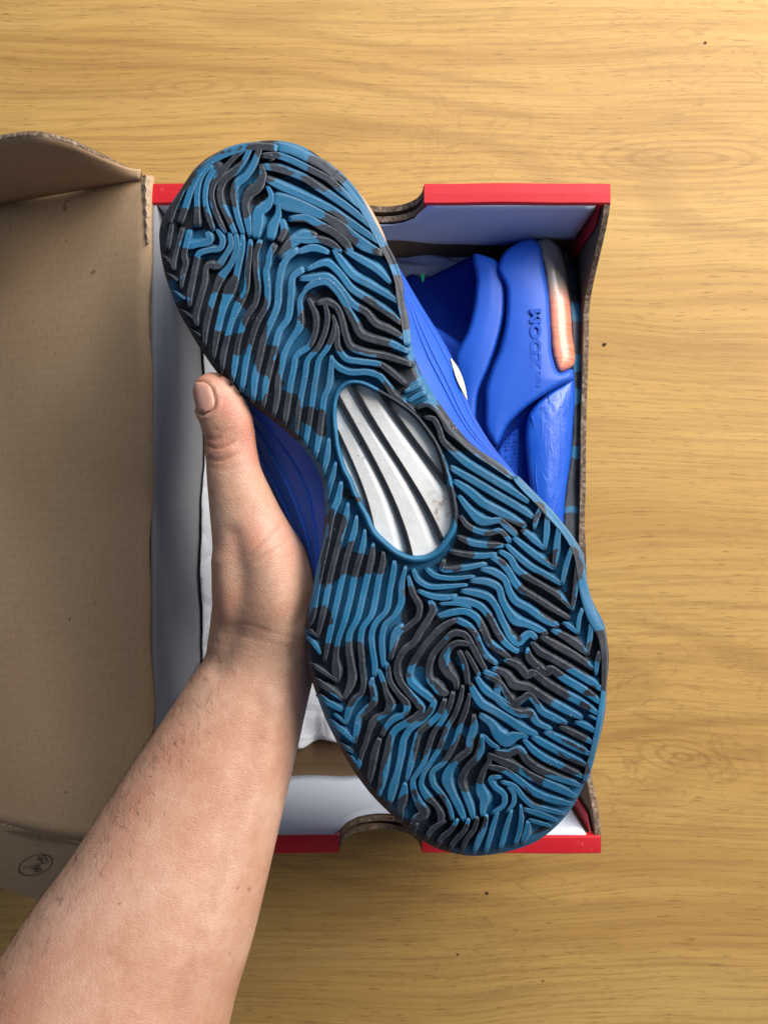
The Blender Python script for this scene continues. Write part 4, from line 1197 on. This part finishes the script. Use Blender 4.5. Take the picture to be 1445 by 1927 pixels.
# the edge wall starts at the groove floor so that the tread stays open
pq = topx(V)
ew = mesh('outsole_edge', V, grid_faces(len(lay), N, wrap=True), M['camo'], parent=outsole, base=BS, attrs={'camo': camo_field(np.tile(R0, (len(lay), 1)) - np.tile(on, (len(lay), 1)) * 6), 'edge': np.zeros(len(V))})
fix_normals(ew)

# --- shank window: pleated white panels and black ribs, set below the tread
BARS = [parse('T6 10,1060 60,1200 130,1350 190,1440 | T7 700,160 770,400 810,520', 52),
        parse('T6 -30,590 70,800 200,1020 300,1200 420,1430 | T7 1000,200 1100,480 1180,750 1240,900', 78),
        parse('T6 130,450 230,660 330,850 450,1050 580,1230 740,1430 | T7 1300,250 1445,480 1540,640', 78),
        parse('T6 440,560 560,750 700,950 850,1160 1000,1350 1090,1470', 80)]
def fitbar(b):
    y = np.linspace(b[0, 1] - 14, b[-1, 1] + 16, 14)
    return np.column_stack([np.polyval(np.polyfit(b[:, 1], b[:, 0], 3), y), y, np.full(14, b[:, 2].mean())])
BARS = [fitbar(b) for b in BARS]
K = 44; AN = 220
cw_ = np.array([742.0, 885.0])
Wr = resample_n(offset_curve(WINC, 7), AN)
P = np.vstack([cw_ + (Wr - cw_) * r for r in np.linspace(0.0, 1.0, K)])
Rot = np.array([[math.cos(1.05), math.sin(1.05)], [-math.sin(1.05), math.cos(1.05)]])
def across(P):
    """position across the pleats: signed distance to each rib"""
    out = []
    for b in BARS:
        Cb = catmull(b, step=6.0)[:, :2]
        ext = np.vstack([Cb[0] + (Cb[0] - Cb[2]) * 20, Cb, Cb[-1] + (Cb[-1] - Cb[-3]) * 20])
        d = pdist(P, ext)
        # side: use x at the same y on the rib
        xb = np.interp(P[:, 1], ext[:, 1], ext[:, 0])
        out.append(np.where(P[:, 0] > xb, d, -d))
    return np.array(out)
AC = across(P)
gap = (AC > 0).sum(0)
z = np.zeros(len(P))
for g in range(5):
    sel = gap == g
    lo = AC[g - 1][sel] if g > 0 else np.maximum(0, 30 + AC[0][sel])
    hi = -AC[g][sel] if g < 4 else np.maximum(0.1, 34 - AC[3][sel])
    t = lo / (lo + hi + 1e-6)
    peak = 0.60
    z[sel] = np.where(t < peak, t / peak, (1 - t) / (1 - peak)) * 0.0008
z += 0.0012 * np.cos(np.linalg.norm((P - cw_) / np.array([110, 165]), axis=1).clip(0, 1) * math.pi / 2)
V = Wn(P, D0 + 0.0042 - z)
F = grid_faces(K, AN, wrap=True)
fg = [int(np.round(np.median(gap[list(f)]))) for f in F]
for g in range(5):
    Fg = [f for f, k in zip(F, fg) if k == g]
    used = sorted({i for f in Fg for i in f}); mp = {u: i for i, u in enumerate(used)}
    o = mesh('shank_panel', V[used], [tuple(mp[i] for i in f) for f in Fg], M['shank'], parent=shoe, base=BS)
    bm = bmesh.new(); bm.from_mesh(o.data); bmesh.ops.remove_doubles(bm, verts=bm.verts, dist=1e-6); bm.normal_update()
    bmesh.ops.recalc_face_normals(bm, faces=bm.faces)
    if sum(f.normal.z for f in bm.faces) < 0: bmesh.ops.reverse_faces(bm, faces=bm.faces)
    bm.to_mesh(o.data); bm.free()
    sharp(o, 18)
for b in BARS:
    C = catmull(b, step=4.0)
    keep = inside(C[:, :2], offset_curve(WINC, 9))
    C = C[keep]
    sweep('shank_rib', np.column_stack([C[:, :2], C[:, 2] * 0.66]), shoe, M['bar'], depth=0.0035, lift=-0.0017, taper=(0, 0), attr=False)

# --- upper, seen past the narrow waist of the sole
UPX = np.array([(445,288),(530,276),(600,300),(660,358),(712,436),(752,505),(795,578),(838,648),(866,708),(884,765),(922,832),(970,893),(1028,962),(1068,1028),(1096,1098),(1128,1180),(1137,1240),(1128,1340),(1103,1440),(1063,1518),(1000,1572),(900,1596),(820,1580),(742,1523),(672,1440),(622,1350),(594,1270),(587,1190),(592,1110),(572,1048),(540,985),(505,918),(475,840),(446,768),(404,680),(352,600),(322,520),(314,440),(342,370),(392,305)], float)
UC = catmull(UPX, closed=True, step=4.0)
def align(Cc, n=260, start=(445, 283)):
    k = np.argmin(np.linalg.norm(Cc - np.array(start), axis=1)); return resample_n(np.roll(Cc, -k, axis=0), n)
N = 320
O_ = align(OUTC, N, (440, 278)); U_ = align(UC, N, (445, 288))
sax = np.clip(((U_ - AX0) @ AU) / AL, 0, 1)
axis_pt = AX0 + sax[:, None] * AL * AU
def ringW(a, d): return Wn(a, d)
dm = D0 + 0.006 * np.clip((0.14 - sax) / 0.14, 0, 1) ** 2 + 0.011 * np.clip((sax - 0.78) / 0.22, 0, 1) ** 2
sole_w = O_ * 0.985 + axis_pt * 0.015
rings = []
rings.append(Wn(sole_w, dm + 0.0085))
def lerp(a, b, t): return a * (1 - t) + b * t
for t, d in ((0.25, .0115), (0.55, .016), (0.82, .021), (0.97, .026), (1.0, .031)):
    bulge = 1 - 0.0
    rings.append(Wn(lerp(sole_w, U_, t), dm + d))
# vamp closes over toward the toe, collar rises at the heel (both face the box)
hgt = 0.060 + 0.035 * np.clip((0.45 - sax) / 0.3, 0, 1)
for t in np.linspace(0.12, 1, 9):
    shrink = 0.05 + 0.50 * t ** 2.2 - 0.16 * t * np.clip((0.38 - sax) / 0.2, 0, 1)
    Q = lerp(U_, axis_pt, 0)  # outline at the widest level
    P3 = Wn(U_, dm + .031)
    A3 = Wn(axis_pt, dm + .031)
    R3 = P3 * (1 - shrink)[:, None] + A3 * shrink[:, None]
    R3[:, 2] = CAMZ - (dm + .031 + (hgt - .031) * t)
    rings.append(R3)
last = rings[-1]
A3 = Wn(axis_pt, dm); 
for t in (0.45, 0.85):                    # the foot opening turns inwards at the heel, the vamp closes at the toe
    R3 = last * (1 - t) + np.column_stack([A3[:, :2], last[:, 2] + np.where(sax < 0.45, 0.02, -0.004)]) * t
    rings.append(R3)
V = np.vstack(rings)
F = grid_faces(len(rings), N, wrap=True)
up = mesh('upper', V, F, M['upper'], parent=shoe, base=BS)
bm = bmesh.new(); bm.from_mesh(up.data); bmesh.ops.recalc_face_normals(bm, faces=bm.faces); bm.to_mesh(up.data); bm.free()
cap = mesh('insole', rings[-1], [tuple(range(N))], M['navy'], parent=shoe, base=BS, smooth=False)

def thread(name, pts, mat, w=0.0007, lift=0.0):
    """thin raised piping following the wall of the upper: (px, py, depth)"""
    C = catmull(np.array(pts, float), step=4.0)
    V = []
    n = len(C)
    Wc = np.array([W(*c) for c in C])
    T = np.gradient(Wc, axis=0); T /= np.linalg.norm(T, axis=1)[:, None]
    for i in range(n):
        a = np.cross(T[i], [0, 0, 1.0]); a /= np.linalg.norm(a); b = np.cross(a, T[i])
        f = 0.35 + 0.65 * math.sin(math.pi * min(max(i / (n-1), 0.04), 0.96))
        for q in range(6):
            th = q / 6 * 2 * math.pi
            V.append(Wc[i] + (a * math.cos(th) + b * math.sin(th)) * w * f)
    return mesh(name, V, grid_faces(n, 6, wrap=True), mat, parent=up, base=BS)
# moulded lines on both flanks, found on the upper itself
def flank(i, k, out=0.0004):
    """point on ring-space (ring position i, station k)"""
    i0 = int(i); f = i - i0
    p = rings[i0][k] * (1 - f) + rings[i0 + 1][k] * f
    return p
def flank_line(name, k0, k1, lev, mat, w):
    ks = np.arange(k0, k1, 2)
    Wc = np.array([flank(lev(j / (len(ks) - 1)), k % N) for j, k in enumerate(ks)])
    T = np.gradient(Wc, axis=0); T /= np.linalg.norm(T, axis=1)[:, None] + 1e-12
    V = []
    n = len(ks)
    for i in range(n):
        a = np.cross(T[i], [0, 0, 1.0]); a /= np.linalg.norm(a) + 1e-12; b = np.cross(a, T[i])
        f = math.sin(math.pi * min(max(i / (n-1), 0.05), 0.95)) ** 0.5
        for q in range(8):
            th = q / 8 * 2 * math.pi
            V.append(Wc[i] + (a * math.cos(th) + b * math.sin(th)) * w * f)
    mesh(name, V, grid_faces(n, 8, wrap=True), mat, parent=up, base=BS)
def near(px, py):
    return int(np.argmin(np.linalg.norm(U_ - np.array([px, py]), axis=1)))
kr0, kr1 = near(760, 520), near(960, 880)
for lv in (1.6, 2.1, 3.2):
    flank_line('moulded_line', kr0, kr1, lambda t, lv=lv: lv, M['upper'], 0.0007)
kl0, kl1 = near(587, 1150), near(430, 725)
for lv in (1.4, 2.4, 3.4):
    flank_line('moulded_line', kl0, kl1, lambda t, lv=lv: lv, M['upper'], 0.0008)
flank_line('side_piping', near(540, 985), near(475, 840), lambda t: 4.1 + 0.7 * t, M['gold'], 0.0007)
# cream logo patch low on the medial flank
C0, C1 = near(852, 676), near(879, 750)
ks = np.arange(C0, C1 + 1)
V, F = [], []
for j, k in enumerate(ks):
    t = j / (len(ks) - 1); hw_ = 0.55 * math.sin(math.pi * min(max(t, 0.02), 0.98)) ** 0.8
    for q in np.linspace(-1, 1, 5):
        p = flank(3.5 + hw_ * q * 1.1, k)
        o2 = (p - W(*axis_pt[k], D0 + 0.02)); o2[2] = 0.25 * np.linalg.norm(o2); o2 /= np.linalg.norm(o2)
        V.append(p + o2 * 0.0011)
mesh('cream_patch', V, grid_faces(len(ks), 5), M['cream'], parent=shoe, base=BS)
# tan air cushion showing along the heel edge
ka, kb = near(610, 306), near(752, 505)
ks = np.arange(ka, kb)
V = []
prof = [(-.5, 0.0040), (0.5, 0.0046), (1.4, 0.0066), (1.6, 0.0095), (1.1, 0.0125), (0.0, 0.0135)]
for j, k in enumerate(ks):
    t = j / (len(ks) - 1); f = math.sin(math.pi * min(max(t, 0.0), 1.0)) ** 0.45
    tt = O_[(k + 3) % N] - O_[k - 3]; tt /= np.linalg.norm(tt); nn = np.array([tt[1], -tt[0]])
    for (a, dz) in prof:
        V.append(W(*(O_[k] + nn * (a * 6.2 * f)), dm[k] + dz))
fix_normals(mesh('air_cushion', V, grid_faces(len(ks), len(prof)), M['tan'], parent=shoe, base=BS))
# ------------------------------------------------------------------ the hand and forearm that hold the shoe
from mathutils.bvhtree import BVHTree
def tube(secs, n=40, sub=8, cap=True, ref=None):
    """secs: (px, py, d, half width m, half depth m); returns a closed tapered tube"""
    C = np.array([list(W(s[0], s[1], s[2])) + [s[3], s[4]] for s in secs])
    Q = np.vstack([2*C[0] - C[1], C, 2*C[-1] - C[-2]])
    out = []
    for i in range(len(C) - 1):
        p0, p1, p2, p3 = Q[i:i+4]
        for t in np.linspace(0, 1, sub, endpoint=False):
            m1, m2 = (p2 - p0) * .45, (p3 - p1) * .45
            out.append((2*t**3-3*t**2+1)*p1 + (t**3-2*t**2+t)*m1 + (-2*t**3+3*t**2)*p2 + (t**3-t**2)*m2)
    out.append(C[-1])
    S_ = np.array(out)
    T = np.gradient(S_[:, :3], axis=0); T /= np.linalg.norm(T, axis=1)[:, None]
    if cap:
        r1 = min(S_[-1, 3], S_[-1, 4])
        ex = []
        for a in np.linspace(0.15, 1, 7):
            th = a * math.pi / 2 * 0.98
            e = S_[-1].copy(); e[:3] += T[-1] * r1 * 1.05 * math.sin(th); e[3:] *= math.cos(th); ex.append(e)
        S_ = np.vstack([S_, ex]); T = np.vstack([T, np.repeat(T[-1:], 7, 0)])
    V = []
    up = np.array([0, 0, 1.0]) if ref is None else np.asarray(ref, float)
    for p, t in zip(S_, T):
        side = np.cross(t, up); side /= np.linalg.norm(side); dep = np.cross(side, t)
        for a in np.linspace(0, 2*math.pi, n, endpoint=False):
            V.append(p[:3] + side * p[3] * math.cos(a) + dep * p[4] * math.sin(a))
    V = np.array(V)
    m = len(S_)
    F = grid_faces(m, n, wrap=True) + [tuple(range(n))[::-1], tuple(range((m-1)*n, m*n))]
    return V, F
def hw(px, d): return px * d / FPX / 2
tubes = []
fa = [(60, 2300, .292, 640, .90), (140, 2060, .300, 530, .88), (238, 1830, .309, 430, .86), (301, 1700, .314, 378, .84), (375, 1528, .321, 312, .80), (447, 1362, .328, 246, .78), (490, 1255, .331, 206, .82), (506, 1165, .331, 212, .85), (512, 1085, .333, 195, .9), (525, 1020, .340, 150, 1.0)]
tubes.append(tube([(x, y, d, hw(w, d), hw(w, d) * k) for x, y, d, w, k in fa], n=64))
th = [(508, 1262, .340, 100, .7), (503, 1196, .330, 158, .78), (495, 1130, .323, 184, .80), (487, 1060, .319, 172, .80), (460, 965, .315, 132, .86), (441, 893, .312, 106, .86), (435, 840, .311, 96, .86), (426, 792, .309, 100, .80), (405, 747, .3085, 92, .72), (392, 727, .3085, 74, .66)]
tubes.append(tube([(x, y, d, hw(w, d), hw(w, d) * k) for x, y, d, w, k in th], n=48))
tubes.append(tube([(498, 1220, .338, .019, .020), (515, 1120, .350, .019, .030), (532, 1040, .360, .016, .034), (545, 985, .368, .014, .034), (556, 945, .374, .012, .031)], n=48))
for ch in ([(550, 950, .358), (610, 905, .390), (690, 880, .402), (762, 872, .400)], [(548, 975, .374), (622, 945, .404), (718, 925, .413), (798, 918, .409)],
           [(552, 1012, .386), (628, 992, .412), (718, 985, .419), (788, 985, .414)], [(560, 1055, .392), (628, 1042, .412), (698, 1042, .417), (752, 1048, .412)]):
    rr = [.0098, .0090, .0082, .0070]
    tubes.append(tube([(x, y, d, r, r * .95) for (x, y, d), r in zip(ch, rr)], n=28, ref=(0.1, 1, 0.3)))
Vs, Fs, off = [], [], 0
for v, f in tubes:
    Vs.append(v); Fs += [tuple(i + off for i in q) for q in f]; off += len(v)
raw = mesh('arm_raw', np.vstack(Vs), Fs, M['skin'])
bm = bmesh.new(); bm.from_mesh(raw.data); bmesh.ops.recalc_face_normals(bm, faces=bm.faces); bm.to_mesh(raw.data); bm.free()
md = raw.modifiers.new('r', 'REMESH'); md.mode = 'VOXEL'; md.voxel_size = 0.0010; md.use_smooth_shade = True
md2 = raw.modifiers.new('s', 'SMOOTH'); md2.factor = 0.5; md2.iterations = 36
dg = bpy.context.evaluated_depsgraph_get()
am = bpy.data.meshes.new_from_object(raw.evaluated_get(dg))
bpy.data.objects.remove(raw)
am.name = 'hand_and_forearm'
nv = len(am.vertices)
co = np.zeros(nv * 3); am.vertices.foreach_get('co', co); co = co.reshape(-1, 3)
no = np.zeros(nv * 3); am.vertex_normals.foreach_get('vector', no); no = no.reshape(-1, 3)
px = topx(co)
facing = no[:, 2] > -0.15
line = np.zeros(nv); flush = np.zeros(nv); disp = np.zeros(nv)
def near_sel(pts, r):
    pts = np.array(pts, float); mn, mx = pts.min(0) - r, pts.max(0) + r
    sel = np.where(facing & (px[:, 0] > mn[0]) & (px[:, 0] < mx[0]) & (px[:, 1] > mn[1]) & (px[:, 1] < mx[1]) & (co[:, 2] > CAMZ - 0.345))[0]
    return sel, (pdist(px[sel], catmull(pts, step=4.0)) if len(sel) else None)
def crease(pts, depth, sig, dark=0.8):
    sel, d = near_sel(pts, sig * 4)
    if d is None: return
    g = np.exp(-(d / sig) ** 2)
    disp[sel] -= depth * g
    line[sel] = np.maximum(line[sel], dark * np.exp(-(d / (sig * 0.8)) ** 2))
def bump(pts, amp, sig):
    sel, d = near_sel(pts, sig * 3)
    if d is None: return
    disp[sel] += amp * np.exp(-(d / sig) ** 2)
def red(pts, amt, sig):
    sel, d = near_sel(pts, sig * 3)
    if d is None: return
    flush[sel] = np.maximum(flush[sel], amt * np.exp(-(d / sig) ** 2))
# thumb knuckle folds
crease([(389, 836), (405, 843), (420, 841), (440, 830)], .0006, 2.6, .85)
crease([(391, 860), (410, 866), (430, 861), (448, 852)], .0005, 2.4, .6)
crease([(386, 823), (400, 827), (414, 821)], .0004, 2.4, .5)
crease([(392, 848), (404, 851), (414, 850)], .0003, 2.0, .4)
crease([(402, 806), (420, 812), (438, 806)], .0002, 2.4, .25)
crease([(398, 878), (420, 884), (450, 876)], .0002, 2.4, .25)
bump([(395, 850), (430, 848)], .0007, 16)
# palm lines and wrist folds
crease([(470, 1046), (492, 1022), (510, 1005), (527, 992)], .0005, 2.6, .55)
crease([(482, 1058), (505, 1040), (535, 1022)], .0003, 2.4, .28)
crease([(455, 1075), (480, 1058), (500, 1040)], .0002, 2.2, .18)
crease([(425, 1178), (470, 1176), (520, 1190), (570, 1206)], .0002, 3.2, .14)
crease([(445, 1196), (500, 1206), (560, 1222)], .00015, 3.0, .10)
crease([(398, 1205), (430, 1216), (470, 1224)], .00012, 3.0, .08)
# tendon and hollow at the base of the thumb
bump([(412, 1060), (420, 1130), (416, 1180), (404, 1215)], .0013, 20)
crease([(440, 1010), (452, 1080), (448, 1150), (430, 1205), (405, 1260)], .0013, 20, .0)
bump([(505, 1040), (520, 1110), (525, 1180)], .0022, 40)
bump([(520, 1330), (490, 1480), (440, 1640), (400, 1800), (330, 2100)], .0008, 22)
crease([(488, 1330), (455, 1480), (400, 1640), (352, 1800), (280, 2100)], .0006, 20, .0)
red([(425, 760), (455, 790), (470, 830), (478, 860)], .65, 26)
red([(375, 712), (395, 705), (420, 715)], .45, 16)
red([(400, 830), (430, 845)], .45, 28)
red([(470, 1010), (520, 1000), (545, 1040)], .35, 40)
red([(400, 1020), (405, 1080), (410, 1150)], .30, 26)
red([(200, 1600), (120, 1720), (60, 1850)], .20, 60)
red([(330, 1390), (260, 1500), (200, 1620)], .15, 40)
# moles
for x, y, r in ((446, 1671, 2.2), (468, 1673, 3.0), (329, 1399, 2.6), (206, 1792, 2.4), (225, 1700, 1.8), (432, 1795, 1.8)):
    sel, d = near_sel([(x, y), (x + 1, y + 1)], 10)
    if d is not None: line[sel] = np.maximum(line[sel], 1.3 * np.exp(-(d / r) ** 2))
# nail bed groove
NC_, NA = np.array([380.5, 748.0]), np.array([-0.30, -0.954]); NB = np.array([0.954, -0.30])
nail_out = np.array([NC_ + NA * (30 * math.copysign(abs(math.cos(a)) ** .8, math.cos(a))) + NB * (22.5 * math.copysign(abs(math.sin(a)) ** .75, math.sin(a))) for a in np.linspace(0, 2*math.pi, 60, endpoint=False)])
nail_half = np.array([p for p in nail_out if (p - NC_) @ NA < 14 and (p - NC_) @ NB > -16])
ang = np.arctan2((nail_half - NC_) @ NB, (nail_half - NC_) @ NA); nail_half = nail_half[np.argsort(ang % (2*math.pi))]
sel, d = near_sel(nail_half, 16)
if d is not None:
    disp[sel] -= .0004 * np.exp(-(d / 3.0) ** 2); disp[sel] += .0004 * np.exp(-((d - 7) / 4.0) ** 2)
    line[sel] = np.maximum(line[sel], .45 * np.exp(-(d / 2.4) ** 2))
sel = np.where(inside(px, nail_out) & facing & (co[:, 2] > CAMZ - .33))[0]
disp[sel] -= .0005
tip = np.array([p for p in nail_out if (p - NC_) @ NA > 19]); tip = tip[np.argsort((tip - NC_) @ NB)]
sel, d = near_sel(tip + NA * 1.5, 10)
if d is not None: line[sel] = np.maximum(line[sel], 1.1 * np.exp(-(d / 2.3) ** 2)); disp[sel] -= .0003 * np.exp(-(d / 2.3) ** 2)
co2 = co + no * disp[:, None]
root_hand = W(480, 1260, 0.35)
am.vertices.foreach_set('co', (co2 - root_hand).ravel())
for k, a in (('line', line), ('flush', flush)):
    at = am.attributes.new(k, 'FLOAT', 'POINT'); at.data.foreach_set('value', a.astype(np.float32))
am.materials.clear(); am.materials.append(M['skin'])
am.polygons.foreach_set('use_smooth', np.ones(len(am.polygons), bool))
am.update()
hand = bpy.data.objects.new('person', am)
COL.objects.link(hand); hand.location = root_hand
hand['label'] = "bare left hand and forearm reaching in from the lower left, gripping the shoe"
hand['category'] = 'person'
bvh = BVHTree.FromPolygons([tuple(v) for v in co2], [tuple(p.vertices) for p in am.polygons])
camv = Vector((0, 0, CAMZ))
def hit(x, y):
    d = Vector(W(x, y, 1.0)) - camv; d.normalize()
    h = bvh.ray_cast(camv, d)
    return h
# nail: a curved plate laid on the thumb, its free edge a little proud
nu, nw = 17, 15
V = []
ok = True
lastp = None
for i, u in enumerate(np.linspace(-1, 1, nu)):
    hwid = (1 - abs(u) ** 2.5) ** (1 / 2.3) if abs(u) < 1 else 0.0
    for j, w in enumerate(np.linspace(-1, 1, nw)):
        p = NC_ + NA * (29.5 * u) + NB * (21.5 * hwid * w)
        h = hit(*p)
        if h[0] is None or h[0].z < CAMZ - .335:
            # past the silhouette: keep wrapping down the side of the thumb
            q = V[-1] + np.array([0, 0, -0.0007]) if V else W(*p, .309)
        else:
            nrm_ = np.array(h[1]); q = np.array(h[0]) + nrm_ * (0.00006 + 0.0003 * max(0, u) ** 2 + 0.00065 * (1 - w * w))
        V.append(q)
V = np.array(V).reshape(nu, nw, 3)
for _ in range(3):
    V[1:-1, 1:-1] = 0.5 * V[1:-1, 1:-1] + 0.125 * (V[2:, 1:-1] + V[:-2, 1:-1] + V[1:-1, 2:] + V[1:-1, :-2])
nail = mesh('thumb_nail', V.reshape(-1, 3), grid_faces(nu, nw), M['nail'], parent=hand, base=root_hand)
s = nail.modifiers.new('thick', 'SOLIDIFY'); s.thickness = 0.0005; s.offset = 0
fix_normals(nail)
# fine hair along the back of the forearm
V, F = [], []
cand = np.where((px[:, 1] > 1190) & (px[:, 1] < 1900) & (px[:, 0] > -40) & (px[:, 0] < 470) & (no[:, 2] > -0.25))[0]
Lx = np.array([(1180, 398), (1215, 385), (1290, 350), (1375, 300), (1490, 220), (1575, 160), (1650, 100), (1775, 0), (1927, -130)], float)
lx = np.interp(px[cand, 1], Lx[:, 0], Lx[:, 1])
dist_l = px[cand, 0] - lx
wgt = np.where(dist_l < 35, 1.0, np.exp(-((dist_l - 35) / 50.0) ** 2)); wgt = np.where(dist_l < -40, 0, wgt)
wgt = wgt / wgt.sum()
for vi in rng.choice(cand, 600, p=wgt, replace=False):
    p = co2[vi].copy(); nn = no[vi]
    base_dir = np.array([-0.15, 0.8, 0.0]) if rng.random() < 0.7 else np.array([-0.5, 0.5, 0])
    g = base_dir + rng.normal(0, 0.22, 3)
    g -= nn * (g @ nn); g /= np.linalg.norm(g) + 1e-9
    L = rng.uniform(.0035, .0085); r = rng.uniform(.00003, .000055)
    b0 = len(V)
    bend = rng.normal(0, .16); cr = np.cross(nn, g)
    for k in range(5):
        t = k / 4
        q = p + g * L * t + nn * (L * 0.30 * t * (1.05 - 0.6 * t)) + cr * bend * L * t * t
        for a in range(3):
            th_ = a * 2.0944
            V.append(q + (cr * math.cos(th_) + nn * math.sin(th_)) * r * (1 - 0.8 * t))
    for k in range(4):
        for a in range(3):
            a2 = (a + 1) % 3
            F.append((b0 + k*3 + a, b0 + k*3 + a2, b0 + k*3 + 3 + a2, b0 + k*3 + 3 + a))
hr = mesh('arm_hair', V, F, M['hair'], parent=hand, base=root_hand)
hr['kind'] = 'stuff'
print('arm verts', nv)
